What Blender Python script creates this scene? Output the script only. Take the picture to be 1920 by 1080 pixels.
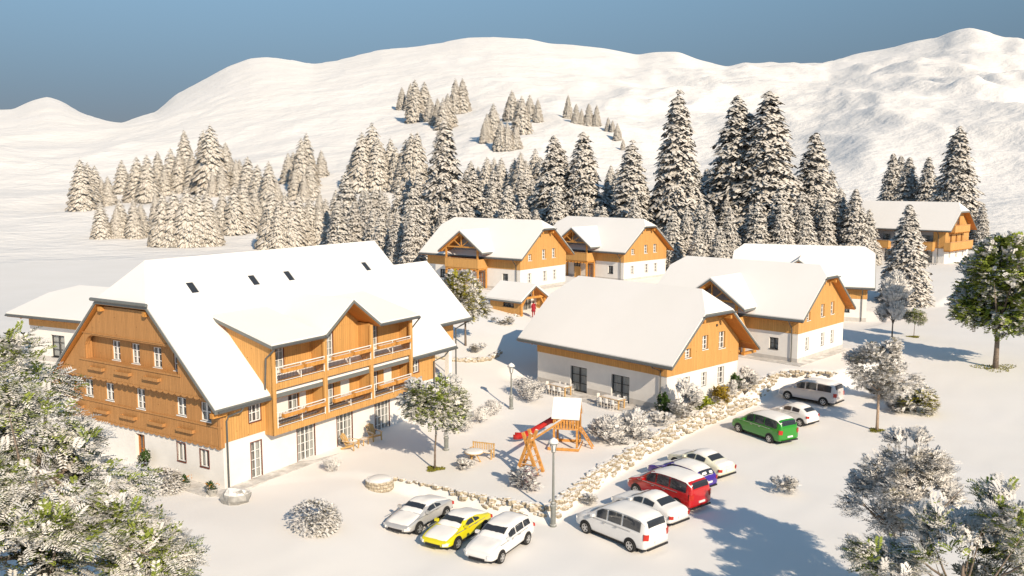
import bpy, math, random
import numpy as np
from mathutils import Vector, Matrix, noise
for o in list(bpy.data.objects): bpy.data.objects.remove(o)
S = bpy.context.scene
COL = S.collection
rad = math.radians
# ------------------------------------------------------------------ camera
cd = bpy.data.cameras.new('camera'); cam = bpy.data.objects.new('camera', cd); COL.objects.link(cam)
cam.location = (0, 0, 18); cam.rotation_euler = (rad(90 - 6.95), 0, 0)
cd.sensor_width = 36; cd.lens = 36 * 1666.4 / 1920; cd.clip_start = 0.5; cd.clip_end = 12000
S.camera = cam
S.render.resolution_x = 1024; S.render.resolution_y = 576
# ------------------------------------------------------------------ sky, sun, exposure
SUN_EL, SUN_AZ = 29.0, 153.0          # azimuth clockwise from +Y: sun stands behind the camera on the right
w = bpy.data.worlds.new('World'); S.world = w; w.use_nodes = True
nt = w.node_tree; bg = nt.nodes['Background']
sk = nt.nodes.new('ShaderNodeTexSky'); sk.sky_type = 'NISHITA'; sk.sun_disc = False
sk.sun_elevation = rad(SUN_EL); sk.sun_rotation = rad(SUN_AZ); sk.altitude = 2200; sk.air_density = 1.0; sk.dust_density = 0.0; sk.ozone_density = 2.5
# the blue dims and greys towards the horizon all round, as in a clear winter afternoon away from the sun
tcw = nt.nodes.new('ShaderNodeTexCoord'); sep = nt.nodes.new('ShaderNodeSeparateXYZ'); nt.links.new(tcw.outputs['Generated'], sep.inputs[0])
mr = nt.nodes.new('ShaderNodeMapRange'); mr.interpolation_type = 'SMOOTHSTEP'; mr.inputs[1].default_value = 0.0; mr.inputs[2].default_value = 0.45; nt.links.new(sep.outputs[2], mr.inputs[0])
hz = nt.nodes.new('ShaderNodeMix'); hz.data_type = 'RGBA'; hz.inputs[6].default_value = (.15, .128, .15, 1); hz.inputs[7].default_value = (1.31, 1.30, 1.03, 1); nt.links.new(mr.outputs[0], hz.inputs[0])
mu = nt.nodes.new('ShaderNodeMix'); mu.data_type = 'RGBA'; mu.blend_type = 'MULTIPLY'; mu.inputs[0].default_value = 1.0
nt.links.new(sk.outputs[0], mu.inputs[6]); nt.links.new(hz.outputs[2], mu.inputs[7])
nt.links.new(mu.outputs[2], bg.inputs[0]); bg.inputs[1].default_value = 0.11
sd = bpy.data.lights.new('sun', 'SUN'); sd.energy = 3.9; sd.angle = rad(0.5); sd.color = (1.0, 0.84, 0.64)
sun = bpy.data.objects.new('sun', sd); COL.objects.link(sun)
_d = Vector((math.sin(rad(SUN_AZ)) * math.cos(rad(SUN_EL)), math.cos(rad(SUN_AZ)) * math.cos(rad(SUN_EL)), math.sin(rad(SUN_EL))))
sun.rotation_euler = _d.to_track_quat('Z', 'Y').to_euler()
S.view_settings.view_transform = 'Standard'; S.view_settings.look = 'None'; S.view_settings.gamma = 1
S.view_settings.exposure = 0.58
S.view_settings.use_curve_mapping = False
# ------------------------------------------------------------------ terrain heights
def sstep(a, b, x):
    t = np.clip((x - a) / (b - a), 0, 1); return t * t * (3 - 2 * t)
CTRL = np.array([(-17,50,0),(-10,58,-.05),(-6,64,0),(0,68.4,0),(2,77,0),(8,70,0),(12,67,.1),(-3,55,0),(4,59,0),(6,63,.05),(-8,51,-.1),
 (-5.3,73,1.3),(-8,80,2.2),(-30,58,.2),(-38,63,1.2),(-42,76,2.5),(-29,70,2.2),(-20,85,2.6),(-5,92,2.9),(0,98,3.2),(6,100,3.2),(4,88,1.6),
 (26,80,1.2),(15.5,91,1.4),(33,87.5,1.2),(1,109.5,4.2),(-11,119,4.4),(16,125,3.8),(5,135,4.2),(22,112,2.6),(43,106,.9),(29,112,1.8),(75.5,154.8,3.4),(64,166,3.6),(60,130,2.2),(56,118,1.2),
 (110,150,5),(110,90,3),(60,90,1.2),(-60,60,.6),(-80,90,1.5),(-60,120,1.2),(-100,160,0),(-40,160,.8),(0,180,3.5),(60,200,5),(-110,230,-.6),(-40,240,0),(40,250,4),(120,230,7),(160,180,8),
 (-17,30,-.6),(0,20,-.9),(40,30,-.6),(-60,10,-.6),(90,30,.5),(40,-60,-1),(-60,-60,-1),(-130,60,.6),(-200,200,0),(200,100,6)], float)
def _phi(d2): return np.where(d2 > 1e-9, d2 * np.log(np.maximum(d2, 1e-9)) * .5, 0)
def _rbf_fit():
    P = CTRL[:, :2] / 50; n = len(P)
    d2 = ((P[:, None] - P[None]) ** 2).sum(-1)
    A = np.zeros((n + 3, n + 3)); A[:n, :n] = _phi(d2) + np.eye(n) * .01
    A[:n, n] = 1; A[:n, n+1:] = P; A[n, :n] = 1; A[n+1:, :n] = P.T
    return np.linalg.solve(A, np.r_[CTRL[:, 2], 0, 0, 0])
_W = _rbf_fit()
def base_z(x, y):
    P = CTRL[:, :2] / 50; n = len(P); X = x / 50; Y = y / 50
    z = _W[n] + _W[n+1] * X + _W[n+2] * Y
    for i in range(n): z = z + _W[i] * _phi((X - P[i, 0]) ** 2 + (Y - P[i, 1]) ** 2)
    return z
WALL = np.array([(-9.5,53.6),(-7.5,52.6),(-4.4,50.9),(-1.5,49.3),(2.0,47.9),(5.1,53.8),(8.0,58.3),(11.5,63.6),(15.3,68.3),(19.0,72.6),(21.4,75.3),(23.3,77.4),(28.6,77.0),(36,84),(39,100),(60,122),(120,170)], float)
WALL_LEFT_EXT = np.vstack([[(-200, 60), (-25, 49)], WALL])
def wall_dist(x, y):
    best = np.full(np.shape(x), 1e9); sgn = np.ones(np.shape(x))
    Wp = WALL_LEFT_EXT
    for a, b in zip(Wp[:-1], Wp[1:]):
        d = b - a; L2 = d @ d
        t = np.clip(((x - a[0]) * d[0] + (y - a[1]) * d[1]) / L2, 0, 1)
        dx = x - a[0] - t * d[0]; dy = y - a[1] - t * d[1]; q = dx * dx + dy * dy
        s = np.sign(d[1] * dx - d[0] * dy); m = q < best - 1e-9
        sgn = np.where(m, s, sgn); best = np.where(m, q, best)
    return np.sqrt(best) * sgn          # positive = parking side
SKY_PX = np.array([(-900,215),(-500,190),(-250,215),(-100,200),(0,207),(40,206),(75,190),(105,182),(130,190),(165,212),(215,228),(240,231),(262,222),(305,209),(340,178),(390,152),(440,125),(480,110),(512,107),(560,113),(595,120),(640,113),(690,100),(720,93),(780,88),(830,80),(870,71),(920,69),(990,73),(1030,82),(1070,84),(1130,91),(1190,103),(1220,98),(1265,98),(1300,112),(1355,125),(1385,117),(1440,116),(1500,118),(1540,119),(1590,102),(1650,92),(1700,78),(1735,72),(1770,58),(1800,54),(1830,62),(1860,72),(1885,72),(1920,84),(2050,110),(2200,90),(2500,130),(2900,200)], float)
_TX = np.linspace(-2600, 4500, 1421); _SY = np.interp(_TX, SKY_PX[:, 0], SKY_PX[:, 1])
def _blur(v, n): return np.convolve(np.pad(v, n, 'edge'), np.ones(2 * n + 1) / (2 * n + 1), 'valid')
_SY1 = _blur(_SY, 1); _SY2 = _blur(_blur(_SY, 34), 34)
def _zc(tx, sy, th, rc):
    el = np.arctan((540 - sy) / 1666.4 * np.cos(np.arctan((tx - 960) / 1666.4))) - rad(6.95) * np.cos(np.clip(th, -1.05, 1.05))
    return 18 + rc * np.tan(el)
def crest(th, soft=False):
    tx = 960 + 1666.4 * np.tan(np.clip(th, -1.05, 1.05))
    rc = 1300 + 150 * np.sin(th * 5.0 + 1.0) + 500 * sstep(-.25, -.6, th)
    fade = sstep(1.9, 1.0, np.abs(th))
    z1 = _zc(tx, np.interp(tx, _TX, _SY1), th, rc) * fade + 20 * (1 - fade)
    if not soft: return rc, z1
    return rc, z1, _zc(tx, np.interp(tx, _TX, _SY2), th, rc) * fade + 20 * (1 - fade)
PADS = [  # x, y, r, width(u), length(v), z, margin
 (26.19,80.27,43.23,10,15.5,1.25,1.6),(1.02,109.55,37.37,10,15.5,4.25,1.8),(15.77,124.85,45.45,10,15.5,3.75,1.8),(11.94,67.2,47.16,9.7,14.2,.03,1.5),(42.6,106.1,21.0,10,15.5,.9,1.6),(75.5,154.8,46.65,10.8,17.2,3.4,2)]
def T(x, y):
    x = np.asarray(x, float); y = np.asarray(y, float)
    zb = base_z(x, y)
    s = wall_dist(x, y)
    t = .5 * x + .5 * (y - 45)
    zp = -.85 + 1.9 * sstep(22, 46, t) + .75 * sstep(-4, -11, x) * sstep(30, 46, y)
    m = sstep(.1, .75, s) * sstep(260, 150, np.hypot(x, y))
    z = zb * (1 - m) + zp * m
    for (px, py, r, W, L, pz, mg) in PADS:
        a = math.radians(r); dx = x - px; dy = y - py
        u = dx * math.sin(a) + dy * math.cos(a); v = -dx * math.cos(a) + dy * math.sin(a)
        d = np.hypot(np.maximum(np.maximum(-u, u - W), 0), np.maximum(np.maximum(-v, v - L), 0))
        k = sstep(mg + 2.2, mg, d) * (1 if True else 0)
        k = k * np.where(s > 0.05, 0, 1)
        z = z * (1 - k) + pz * k
    r = np.hypot(x, y); th = np.arctan2(x, y)
    rc, z1, z2 = crest(th, True)
    r0 = 225 - 20 * np.sin(th * 4)
    q = np.clip((r - r0) / (rc - r0), 0, None)
    kq = sstep(.35, 1., q); zc = z2 * (1 - kq) + z1 * kq
    rise = np.where(q < 1, zc * (q - .045 * (1 - np.exp(-q * 22))) / .955, zc - (r - rc) * .25)
    rise = np.maximum(rise, -20)
    k = sstep(-20, 60, r - r0)
    zz = z * (1 - sstep(0, 500, r - r0)) + rise * k * 1.0
    return np.where(r > r0 - 20, zz, z)
def relief(x, y):   # gullies, knolls and ridges on the mountain side; fades out at the crest and towards the village
    x = np.asarray(x, float); y = np.asarray(y, float)
    r = np.hypot(x, y); th = np.arctan2(x, y); rc, zc = crest(th)
    q = np.clip((r - 240) / (rc - 240), 0, 1.3)
    out = np.zeros(x.shape); it = np.nditer([x, y, q, th], flags=['multi_index'])
    for X, Y, Q, TH in it:
        if Q <= 0.001 or abs(TH) > 1.2: continue
        wx = 60 * noise.noise(Vector((X / 200, Y / 200, 1.5))); a = noise.ridged_multi_fractal(Vector(((X + wx) / 300, (Y - wx) / 520, 3.1)), 0.85, 2.2, 5, 1.0, 2.0)
        a += .42 * (noise.ridged_multi_fractal(Vector(((X - wx) / 105, (Y + wx) / 210, 9.4)), .9, 2.1, 4, 1.0, 2.0) - 1.1)
        b = noise.fractal(Vector((X / 130, Y / 130, 7.7)), .8, 2.1, 6)
        g = 0.42 + 1.1 * min(max((TH + .05) / .4, 0), 1)
        out[it.multi_index] = ((a - 1.1) * 17 * g + b * 3) * min(Q * 4, 1) * max(0, 1 - Q) ** .5
    return out
# ------------------------------------------------------------------ materials
M = {}
def _nodes(name):
    m = bpy.data.materials.new(name); m.use_nodes = True; M[name] = m
    n = m.node_tree.nodes; l = m.node_tree.links; return m, n, l, n['Principled BSDF']
def _math(n, l, op, a, b=None, c=None):
    q = n.new('ShaderNodeMath'); q.operation = op
    for i, v in enumerate((a, b, c)):
        if v is None: continue
        if hasattr(v, 'is_linked'): l.new(v, q.inputs[i])
        else: q.inputs[i].default_value = v
    return q.outputs[0]
def _noise(n, l, vec, scale, detail=4, rough=.55):
    q = n.new('ShaderNodeTexNoise'); q.inputs['Scale'].default_value = scale; q.inputs['Detail'].default_value = detail; q.inputs['Roughness'].default_value = rough
    if vec is not None: l.new(vec, q.inputs['Vector'])
    return q.outputs[0]
def _mix(n, l, fac, a, b):
    q = n.new('ShaderNodeMix'); q.data_type = 'RGBA'
    for sock, v in ((q.inputs[0], fac), (q.inputs[6], a), (q.inputs[7], b)):
        if hasattr(v, 'is_linked'): l.new(v, sock)
        else: sock.default_value = v if not isinstance(v, tuple) else (*v, 1)
    return q.outputs[2]
def _ramp(n, l, v, a, b):
    q = n.new('ShaderNodeMapRange'); q.interpolation_type = 'SMOOTHSTEP'; l.new(v, q.inputs[0]); q.inputs[1].default_value = a; q.inputs[2].default_value = b
    return q.outputs[0]
def soft_normal(n, l, k):
    """foliage shades with a normal bent towards the crown's own outward direction (vertex attribute 'soft')"""
    at = n.new('ShaderNodeAttribute'); at.attribute_name = 'soft'; vt = n.new('ShaderNodeVectorTransform'); vt.vector_type = 'NORMAL'; vt.convert_from = 'OBJECT'; vt.convert_to = 'WORLD'
    l.new(at.outputs['Vector'], vt.inputs[0]); g = n.new('ShaderNodeNewGeometry'); mx = n.new('ShaderNodeMix'); mx.data_type = 'VECTOR'; mx.inputs[0].default_value = k
    l.new(g.outputs['Normal'], mx.inputs[4]); l.new(vt.outputs[0], mx.inputs[5]); nv = n.new('ShaderNodeVectorMath'); nv.operation = 'NORMALIZE'; l.new(mx.outputs[1], nv.inputs[0]); return nv.outputs[0]
SNOW = (.80, .775, .745)
def mat(name, col, rough=.8, metal=0., spec=.3, var=.12, scale=4., bump=.0, bscale=30., snow=None, coat=0., col2=None, soft=0):
    """procedural surface: base colour with noise variation, optional bump, optional settled snow on upward faces"""
    m, n, l, p = _nodes(name)
    tc = n.new('ShaderNodeTexCoord'); obj = tc.outputs['Object']
    f = _noise(n, l, obj, scale, 5)
    a = tuple(c * (1 - var) for c in col); b = col2 if col2 else tuple(min(1, c * (1 + var)) for c in col)
    c = _mix(n, l, _ramp(n, l, f, .3, .7), a, b)
    p.inputs['Roughness'].default_value = rough; p.inputs['Metallic'].default_value = metal
    p.inputs['Specular IOR Level'].default_value = spec; p.inputs['Coat Weight'].default_value = coat
    if snow is not None:
        g = n.new('ShaderNodeNewGeometry'); sx = n.new('ShaderNodeSeparateXYZ'); l.new(g.outputs['Normal'], sx.inputs[0])
        h = _math(n, l, 'ADD', sx.outputs[2], _math(n, l, 'MULTIPLY', _math(n, l, 'SUBTRACT', _noise(n, l, obj, snow[2] if len(snow) > 2 else 9., 3), .5), .9))
        c = _mix(n, l, _ramp(n, l, h, snow[0], snow[1]), c, snow[3] if len(snow) > 3 else SNOW)
    l.new(c, p.inputs['Base Color'])
    if soft: l.new(soft_normal(n, l, soft), p.inputs['Normal'])
    if bump:
        bp = n.new('ShaderNodeBump'); bp.inputs['Strength'].default_value = bump; bp.inputs['Distance'].default_value = .03
        l.new(_noise(n, l, obj, bscale, 6), bp.inputs['Height']); l.new(bp.outputs[0], p.inputs['Normal'])
    return m
def wood_boards(name, col, board=.19, rough=.65, horiz=False):
    m, n, l, p = _nodes(name)
    tc = n.new('ShaderNodeTexCoord'); sx = n.new('ShaderNodeSeparateXYZ'); l.new(tc.outputs['Object'], sx.inputs[0])
    s = sx.outputs[2] if horiz else _math(n, l, 'ADD', sx.outputs[0], sx.outputs[1])
    s = _math(n, l, 'DIVIDE', s, board)
    fl = _math(n, l, 'FLOOR', s); fr = _math(n, l, 'FRACT', s)
    wn = n.new('ShaderNodeTexWhiteNoise'); wn.noise_dimensions = '1D'; l.new(fl, wn.inputs['W'])
    mp = n.new('ShaderNodeMapping'); mp.inputs['Scale'].default_value = (1, 1, 12) if horiz else (9, 9, .7); l.new(tc.outputs['Object'], mp.inputs[0])
    g = _noise(n, l, mp.outputs[0], 2.2, 5)
    kn = n.new('ShaderNodeTexVoronoi'); kn.inputs['Scale'].default_value = 2.6; kn.feature = 'F1'; l.new(tc.outputs['Object'], kn.inputs['Vector'])
    c = _mix(n, l, g, tuple(x * .72 for x in col), tuple(x * 1.2 for x in col))
    c = _mix(n, l, _math(n, l, 'MULTIPLY', wn.outputs[0], .30), c, tuple(x * .55 for x in col))
    c = _mix(n, l, _ramp(n, l, kn.outputs['Distance'], .10, .045), c, (.10, .04, .012))
    edge = _math(n, l, 'ABSOLUTE', _math(n, l, 'SUBTRACT', fr, .5))
    groove = _ramp(n, l, edge, .44, .495)
    c = _mix(n, l, _math(n, l, 'MULTIPLY', groove, .6), c, (.13, .05, .014))
    l.new(c, p.inputs['Base Color']); p.inputs['Roughness'].default_value = rough; p.inputs['Specular IOR Level'].default_value = .25
    bp = n.new('ShaderNodeBump'); bp.inputs['Distance'].default_value = .02; bp.inputs['Strength'].default_value = .8; bp.invert = True
    l.new(groove, bp.inputs['Height']); l.new(bp.outputs[0], p.inputs['Normal'])
    return m
def snow_mat(name, scale, bumpd, patches=False):
    m, n, l, p = _nodes(name)
    tc = n.new('ShaderNodeTexCoord'); ob = tc.outputs['Object']
    a = _noise(n, l, ob, scale, 6, .6); b = _noise(n, l, ob, scale * .07, 5)
    c = _mix(n, l, _ramp(n, l, b, .3, .72), (.79, .765, .735), (.815, .79, .765))
    h = _math(n, l, 'ADD', _math(n, l, 'MULTIPLY', a, .45), _noise(n, l, ob, scale * .22, 5))
    if patches:   # a few bare, dirty scuffs of grass and soil through the snow
        mp = n.new('ShaderNodeMapping'); mp.inputs['Scale'].default_value = (.5, 1.2, 1); l.new(ob, mp.inputs[0])
        f = _noise(n, l, mp.outputs[0], .55, 7, .62)
        c = _mix(n, l, _math(n, l, 'MULTIPLY', _ramp(n, l, f, .735, .78), .5), c, (.42, .38, .33))
    l.new(c, p.inputs['Base Color']); p.inputs['Roughness'].default_value = .75; p.inputs['Specular IOR Level'].default_value = .12
    bp = n.new('ShaderNodeBump'); bp.inputs['Strength'].default_value = .55; bp.inputs['Distance'].default_value = bumpd
    l.new(h, bp.inputs['Height']); l.new(bp.outputs[0], p.inputs['Normal'])
    return m
def leaf_mat(name, green, green2, dark, amount):
    """foliage: vertex attribute 'frost' says how much snow a spray carries; the rest is green"""
    m, n, l, p = _nodes(name)
    g = n.new('ShaderNodeNewGeometry'); at = n.new('ShaderNodeAttribute'); at.attribute_name = 'frost'
    rnd = g.outputs['Random Per Island']
    c = _mix(n, l, rnd, green, green2); c = _mix(n, l, _ramp(n, l, rnd, .86, .95), c, dark)
    sx = n.new('ShaderNodeSeparateXYZ'); l.new(g.outputs['Normal'], sx.inputs[0])
    h = _math(n, l, 'ADD', _math(n, l, 'MULTIPLY', sx.outputs[2], .35), _math(n, l, 'ADD', at.outputs['Fac'], _math(n, l, 'MULTIPLY', rnd, .35)))
    c = _mix(n, l, _ramp(n, l, h, 1.0 - amount, 1.12 - amount), c, SNOW)
    l.new(c, p.inputs['Base Color']); p.inputs['Roughness'].default_value = .7; p.inputs['Specular IOR Level'].default_value = .15
    tr = n.new('ShaderNodeBsdfTranslucent'); l.new(c, tr.inputs[0]); x = n.new('ShaderNodeMixShader'); x.inputs[0].default_value = .12; sn_ = soft_normal(n, l, .6); l.new(sn_, p.inputs['Normal'])
    l.new(p.outputs[0], x.inputs[1]); l.new(tr.outputs[0], x.inputs[2]); l.new(x.outputs[0], n['Material Output'].inputs[0])
    return m
def glass_mat(name, col, tr):
    m, n, l, p = _nodes(name)
    t = n.new('ShaderNodeBsdfTransparent'); t.inputs[0].default_value = (.9, .93, .93, 1)
    p.inputs['Base Color'].default_value = (*col, 1); p.inputs['Roughness'].default_value = .04; p.inputs['Specular IOR Level'].default_value = .6
    x = n.new('ShaderNodeMixShader'); x.inputs[0].default_value = 1 - tr; l.new(t.outputs[0], x.inputs[1]); l.new(p.outputs[0], x.inputs[2])
    l.new(x.outputs[0], n['Material Output'].inputs[0]); return m
snow_mat('snow_ground', 1.6, .022, True); snow_mat('snow_roof', 2.2, .018); snow_mat('snow_hill', .16, 4.5)
mat('plaster', (.74, .72, .69), .9, var=.03, scale=1.2, bump=.25, bscale=60)
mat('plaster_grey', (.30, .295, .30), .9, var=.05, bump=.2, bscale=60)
mat('plinth', (.50, .48, .455), .9, var=.07, scale=2, bump=.3, bscale=40)
wood_boards('wood', (.63, .345, .115)); wood_boards('wood_gable', (.48, .245, .09), .16)  # the farmhouse gable gets darker, duller and narrower boards
wood_boards('soffit', (.52, .20, .04), .24)
mat('beam', (.52, .25, .065), .6, var=.2, scale=6, snow=(.78, 1.0, 6))
mat('beam_dry', (.52, .245, .06), .6, var=.2, scale=6)
mat('fascia', (.17, .18, .175), .5, metal=.2, var=.06)
mat('gutter', (.12, .125, .125), .45, metal=.35, var=.08)
mat('frame_white', (.78, .77, .75), .5, var=.02)
mat('frame_red', (.16, .045, .025), .5, var=.1)
mat('frame_dark', (.045, .048, .05), .45, var=.1)
mat('curtain', (.72, .70, .67), .9, var=.05); mat('room', (.20, .13, .08), .9, var=.4, scale=1.5); mat('room_pale', (.55, .50, .44), .9, var=.3, scale=1.2)
glass_mat('glass', (.16, .165, .175), .62); glass_mat('glass_dark', (.03, .035, .045), .1)
mat('door_wood', (.42, .16, .04), .55, var=.2, scale=8)
mat('paving', (.40, .385, .36), .9, var=.12, scale=1.5, bump=.3, bscale=20)
mat('slab', (.50, .48, .455), .85, var=.15, scale=3, bump=.25, bscale=25, snow=(.9, 1.25, 1.2))
mat('stone', (.40, .34, .25), .9, var=.45, scale=2.5, bump=.7, bscale=9, snow=(.3, .68, 3.5))
mat('stone_grey', (.33, .32, .30), .9, var=.25, scale=2.5, bump=.6, bscale=9, snow=(.62, .85, 3))
mat('bark', (.19, .15, .12), .95, var=.3, scale=9, bump=.6, bscale=25, snow=(.8, 1.05, 6))
mat('bark_pale', (.36, .27, .20), .95, var=.25, scale=9, bump=.5, bscale=25)
mat('conifer', (.33, .295, .25), .9, var=.35, scale=5, snow=(.25, .8, 4.5, (.66, .625, .575)), soft=.62)  # paler tone: distance haze over the far spruces is put into the colour
mat('conifer_dark', (.24, .215, .18), .9, var=.4, scale=3, snow=(.25, .8, 2.6, (.64, .605, .56)), soft=.55)
leaf_mat('leaf_frost', (.20, .26, .04), (.34, .40, .08), (.12, .17, .035), .38)
leaf_mat('leaf_green', (.22, .29, .04), (.36, .42, .08), (.15, .20, .04), .27)
leaf_mat('leaf_olive', (.28, .26, .025), (.44, .40, .05), (.14, .13, .03), .36)
leaf_mat('leaf_white', (.26, .245, .19), (.36, .34, .27), (.16, .15, .11), .84)
leaf_mat('leaf_grey', (.27, .25, .19), (.38, .35, .26), (.18, .17, .12), .68)
leaf_mat('leaf_rose', (.30, .17, .20), (.38, .25, .27), (.14, .10, .10), .66)
leaf_mat('leaf_lime', (.24, .30, .02), (.40, .42, .05), (.10, .14, .02), .10)
leaf_mat('leaf_gold', (.33, .22, .02), (.44, .32, .04), (.15, .10, .02), .12)
leaf_mat('leaf_dark', (.03, .07, .015), (.06, .11, .02), (.02, .03, .01), .22)
mat('grass', (.20, .19, .03), .95, var=.4, scale=6)
mat('flower', (.70, .30, .05), .8, var=.4, scale=20)
mat('tyre', (.022, .022, .022), .85, var=.2, snow=(.9, 1.3, 6)); mat('rim', (.55, .54, .53), .35, metal=.7, var=.08)
mat('black_trim', (.02, .02, .022), .5); mat('lamp_clear', (.65, .65, .64), .15, spec=.6, var=.1); mat('lamp_red', (.42, .03, .02), .3, var=.2)
for nm, c, cl, mt in (('paint_white', (.76, .745, .73), .6, 0), ('paint_silver', (.52, .515, .51), .6, .3), ('paint_pearl', (.66, .62, .60), .6, .15), ('paint_red', (.46, .012, .012), .8, 0), ('paint_green', (.02, .24, .014), .8, 0),
                  ('paint_yellow', (.68, .60, .01), .8, 0), ('paint_purple', (.045, .015, .26), .8, 0), ('paint_cream', (.76, .74, .58), .7, 0)):
    mat(nm, c, .32, metal=mt, spec=.5, var=.02, coat=cl)
mat('iron_grey', (.24, .25, .235), .55, metal=.3, var=.1, snow=(.7, 1.0, 5))
mat('red_plastic', (.50, .025, .02), .35, spec=.5, var=.05, snow=(.95, 1.2, 5))
mat('furniture', (.52, .33, .13), .65, var=.15, scale=6, snow=(.85, 1.1, 8)); mat('chair_white', (.68, .66, .63), .6, var=.05)
mat('coat_red', (.30, .02, .03), .85, var=.2); mat('skin', (.55, .34, .25), .6); mat('hair', (.06, .035, .02), .8); mat('trousers', (.05, .05, .07), .85)
mat('wicker_dark', (.03, .03, .035), .8, snow=(.9, 1.2, 6)); mat('copper_door', (.35, .07, .04), .5)
# ------------------------------------------------------------------ mesh helper
class MB:
    def __init__(s): s.v = []; s.f = []; s.mi = []; s.m = 0; s.att = []; s.soft = []
    def poly(s, pts, m=None):
        k = len(s.v); s.v += [tuple(p) for p in pts]; s.f.append(tuple(range(k, k + len(pts)))); s.mi.append(s.m if m is None else m); return s
    def box(s, x0, x1, y0, y1, z0, z1, m=None):
        k = len(s.v); s.v += [(x, y, z) for z in (z0, z1) for y in (y0, y1) for x in (x0, x1)]
        for f in ((0, 2, 3, 1), (4, 5, 7, 6), (0, 1, 5, 4), (2, 6, 7, 3), (0, 4, 6, 2), (1, 3, 7, 5)):
            s.f.append(tuple(k + i for i in f)); s.mi.append(s.m if m is None else m)
        return s
    def beam(s, a, b, wx, wz=None, m=None, up=(0, 0, 1)):
        wz = wx if wz is None else wz; a = Vector(a); b = Vector(b); d = (b - a)
        if d.length < 1e-6: return s
        d = d.normalized(); u = Vector(up)
        if abs(d.dot(u)) > .99: u = Vector((0, 1, 0))
        x = d.cross(u).normalized() * wx / 2; z = x.normalized().cross(d).normalized() * wz / 2
        k = len(s.v)
        for p in (a, b): s.v += [tuple(p - x - z), tuple(p + x - z), tuple(p + x + z), tuple(p - x + z)]
        for f in ((0, 1, 2, 3), (7, 6, 5, 4), (0, 4, 5, 1), (1, 5, 6, 2), (2, 6, 7, 3), (3, 7, 4, 0)):
            s.f.append(tuple(k + i for i in f)); s.mi.append(s.m if m is None else m)
        return s
    def tube(s, pts, rs, seg=6, m=None, cap=True):
        if not hasattr(rs, '__len__'): rs = [rs] * len(pts)
        P = [Vector(p) for p in pts]; k = len(s.v); ref = Vector((.31, .17, .93))
        for i, p in enumerate(P):
            d = (P[min(i + 1, len(P) - 1)] - P[max(i - 1, 0)]).normalized()
            r = ref if abs(d.dot(ref)) < .95 else Vector((1, 0, 0))
            x = d.cross(r).normalized(); y = d.cross(x)
            for j in range(seg):
                a = 2 * math.pi * j / seg; s.v.append(tuple(p + (x * math.cos(a) + y * math.sin(a)) * rs[i]))
        for i in range(len(P) - 1):
            for j in range(seg):
                a = k + i * seg + j; b = k + i * seg + (j + 1) % seg
                s.f.append((a, a + seg, b + seg, b)); s.mi.append(s.m if m is None else m)
        if cap:
            s.f.append(tuple(k + j for j in range(seg))); s.mi.append(s.m if m is None else m)
            s.f.append(tuple(k + (len(P) - 1) * seg + seg - 1 - j for j in range(seg))); s.mi.append(s.m if m is None else m)
        return s
    def lathe(s, prof, seg=12, c=(0, 0), m=None):
        k = len(s.v)
        for r, z in prof:
            for j in range(seg):
                a = 2 * math.pi * j / seg; s.v.append((c[0] + r * math.cos(a), c[1] + r * math.sin(a), z))
        for i in range(len(prof) - 1):
            for j in range(seg):
                a = k + i * seg + j; b = k + i * seg + (j + 1) % seg
                s.f.append((a, b, b + seg, a + seg)); s.mi.append(s.m if m is None else m)
        s.f.append(tuple(k + seg - 1 - j for j in range(seg))); s.mi.append(s.m if m is None else m)
        s.f.append(tuple(k + (len(prof) - 1) * seg + j for j in range(seg))); s.mi.append(s.m if m is None else m)
        return s
    def slab(s, pts, dz, m=None, ms=None):
        """polygon pts (counter-clockwise from above) thickened downwards by dz"""
        top = [Vector(p) for p in pts]; bot = [p - Vector((0, 0, dz)) for p in top]
        s.poly(top, m); s.poly(bot[::-1], m)
        for i in range(len(top)):
            j = (i + 1) % len(top); s.poly([top[i], bot[i], bot[j], top[j]], ms if ms is not None else m)
        return s
    def xform(s, mtx, k0=0):
        for i in range(k0, len(s.v)): s.v[i] = tuple(mtx @ Vector(s.v[i]))
        return s
    def mesh(s, name, mats, smooth=False):
        me = bpy.data.meshes.new(name); me.from_pydata(s.v, [], s.f)
        for q in (mats if isinstance(mats, (list, tuple)) else [mats]): me.materials.append(M[q])
        if len(me.materials) > 1: me.polygons.foreach_set('material_index', s.mi)
        if smooth: me.polygons.foreach_set('use_smooth', [True] * len(me.polygons))
        if s.att:
            a = me.attributes.new('frost', 'FLOAT', 'POINT'); a.data.foreach_set('value', s.att)
        if s.soft:
            a = me.attributes.new('soft', 'FLOAT_VECTOR', 'POINT'); a.data.foreach_set('vector', [c for v in s.soft for c in v])
        me.update(); return me
    def build(s, name, mats, parent=None, loc=None, smooth=False, rz=None):
        o = bpy.data.objects.new(name, s.mesh(name, mats, smooth)); COL.objects.link(o)
        if parent: o.parent = parent
        if loc is not None: o.location = loc
        if rz is not None: o.rotation_euler = (0, 0, rz)
        return o
def tag(o, label, cat, group=None):
    o['label'] = label; o['category'] = cat
    if group: o['group'] = group
    return o
def thing(name, label, cat, loc=(0, 0, 0), rz=0., group=None):
    o = bpy.data.objects.new(name, None); COL.objects.link(o); o.empty_display_size = .3
    o.location = loc; o.rotation_euler = (0, 0, rz); return tag(o, label, cat, group)
def struct(o, kind='structure'): o['kind'] = kind; return o
def copy_tree(o, parent=None):
    c = o.copy(); COL.objects.link(c); c.parent = parent
    for ch in list(o.children): copy_tree(ch, c)
    return c
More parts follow.
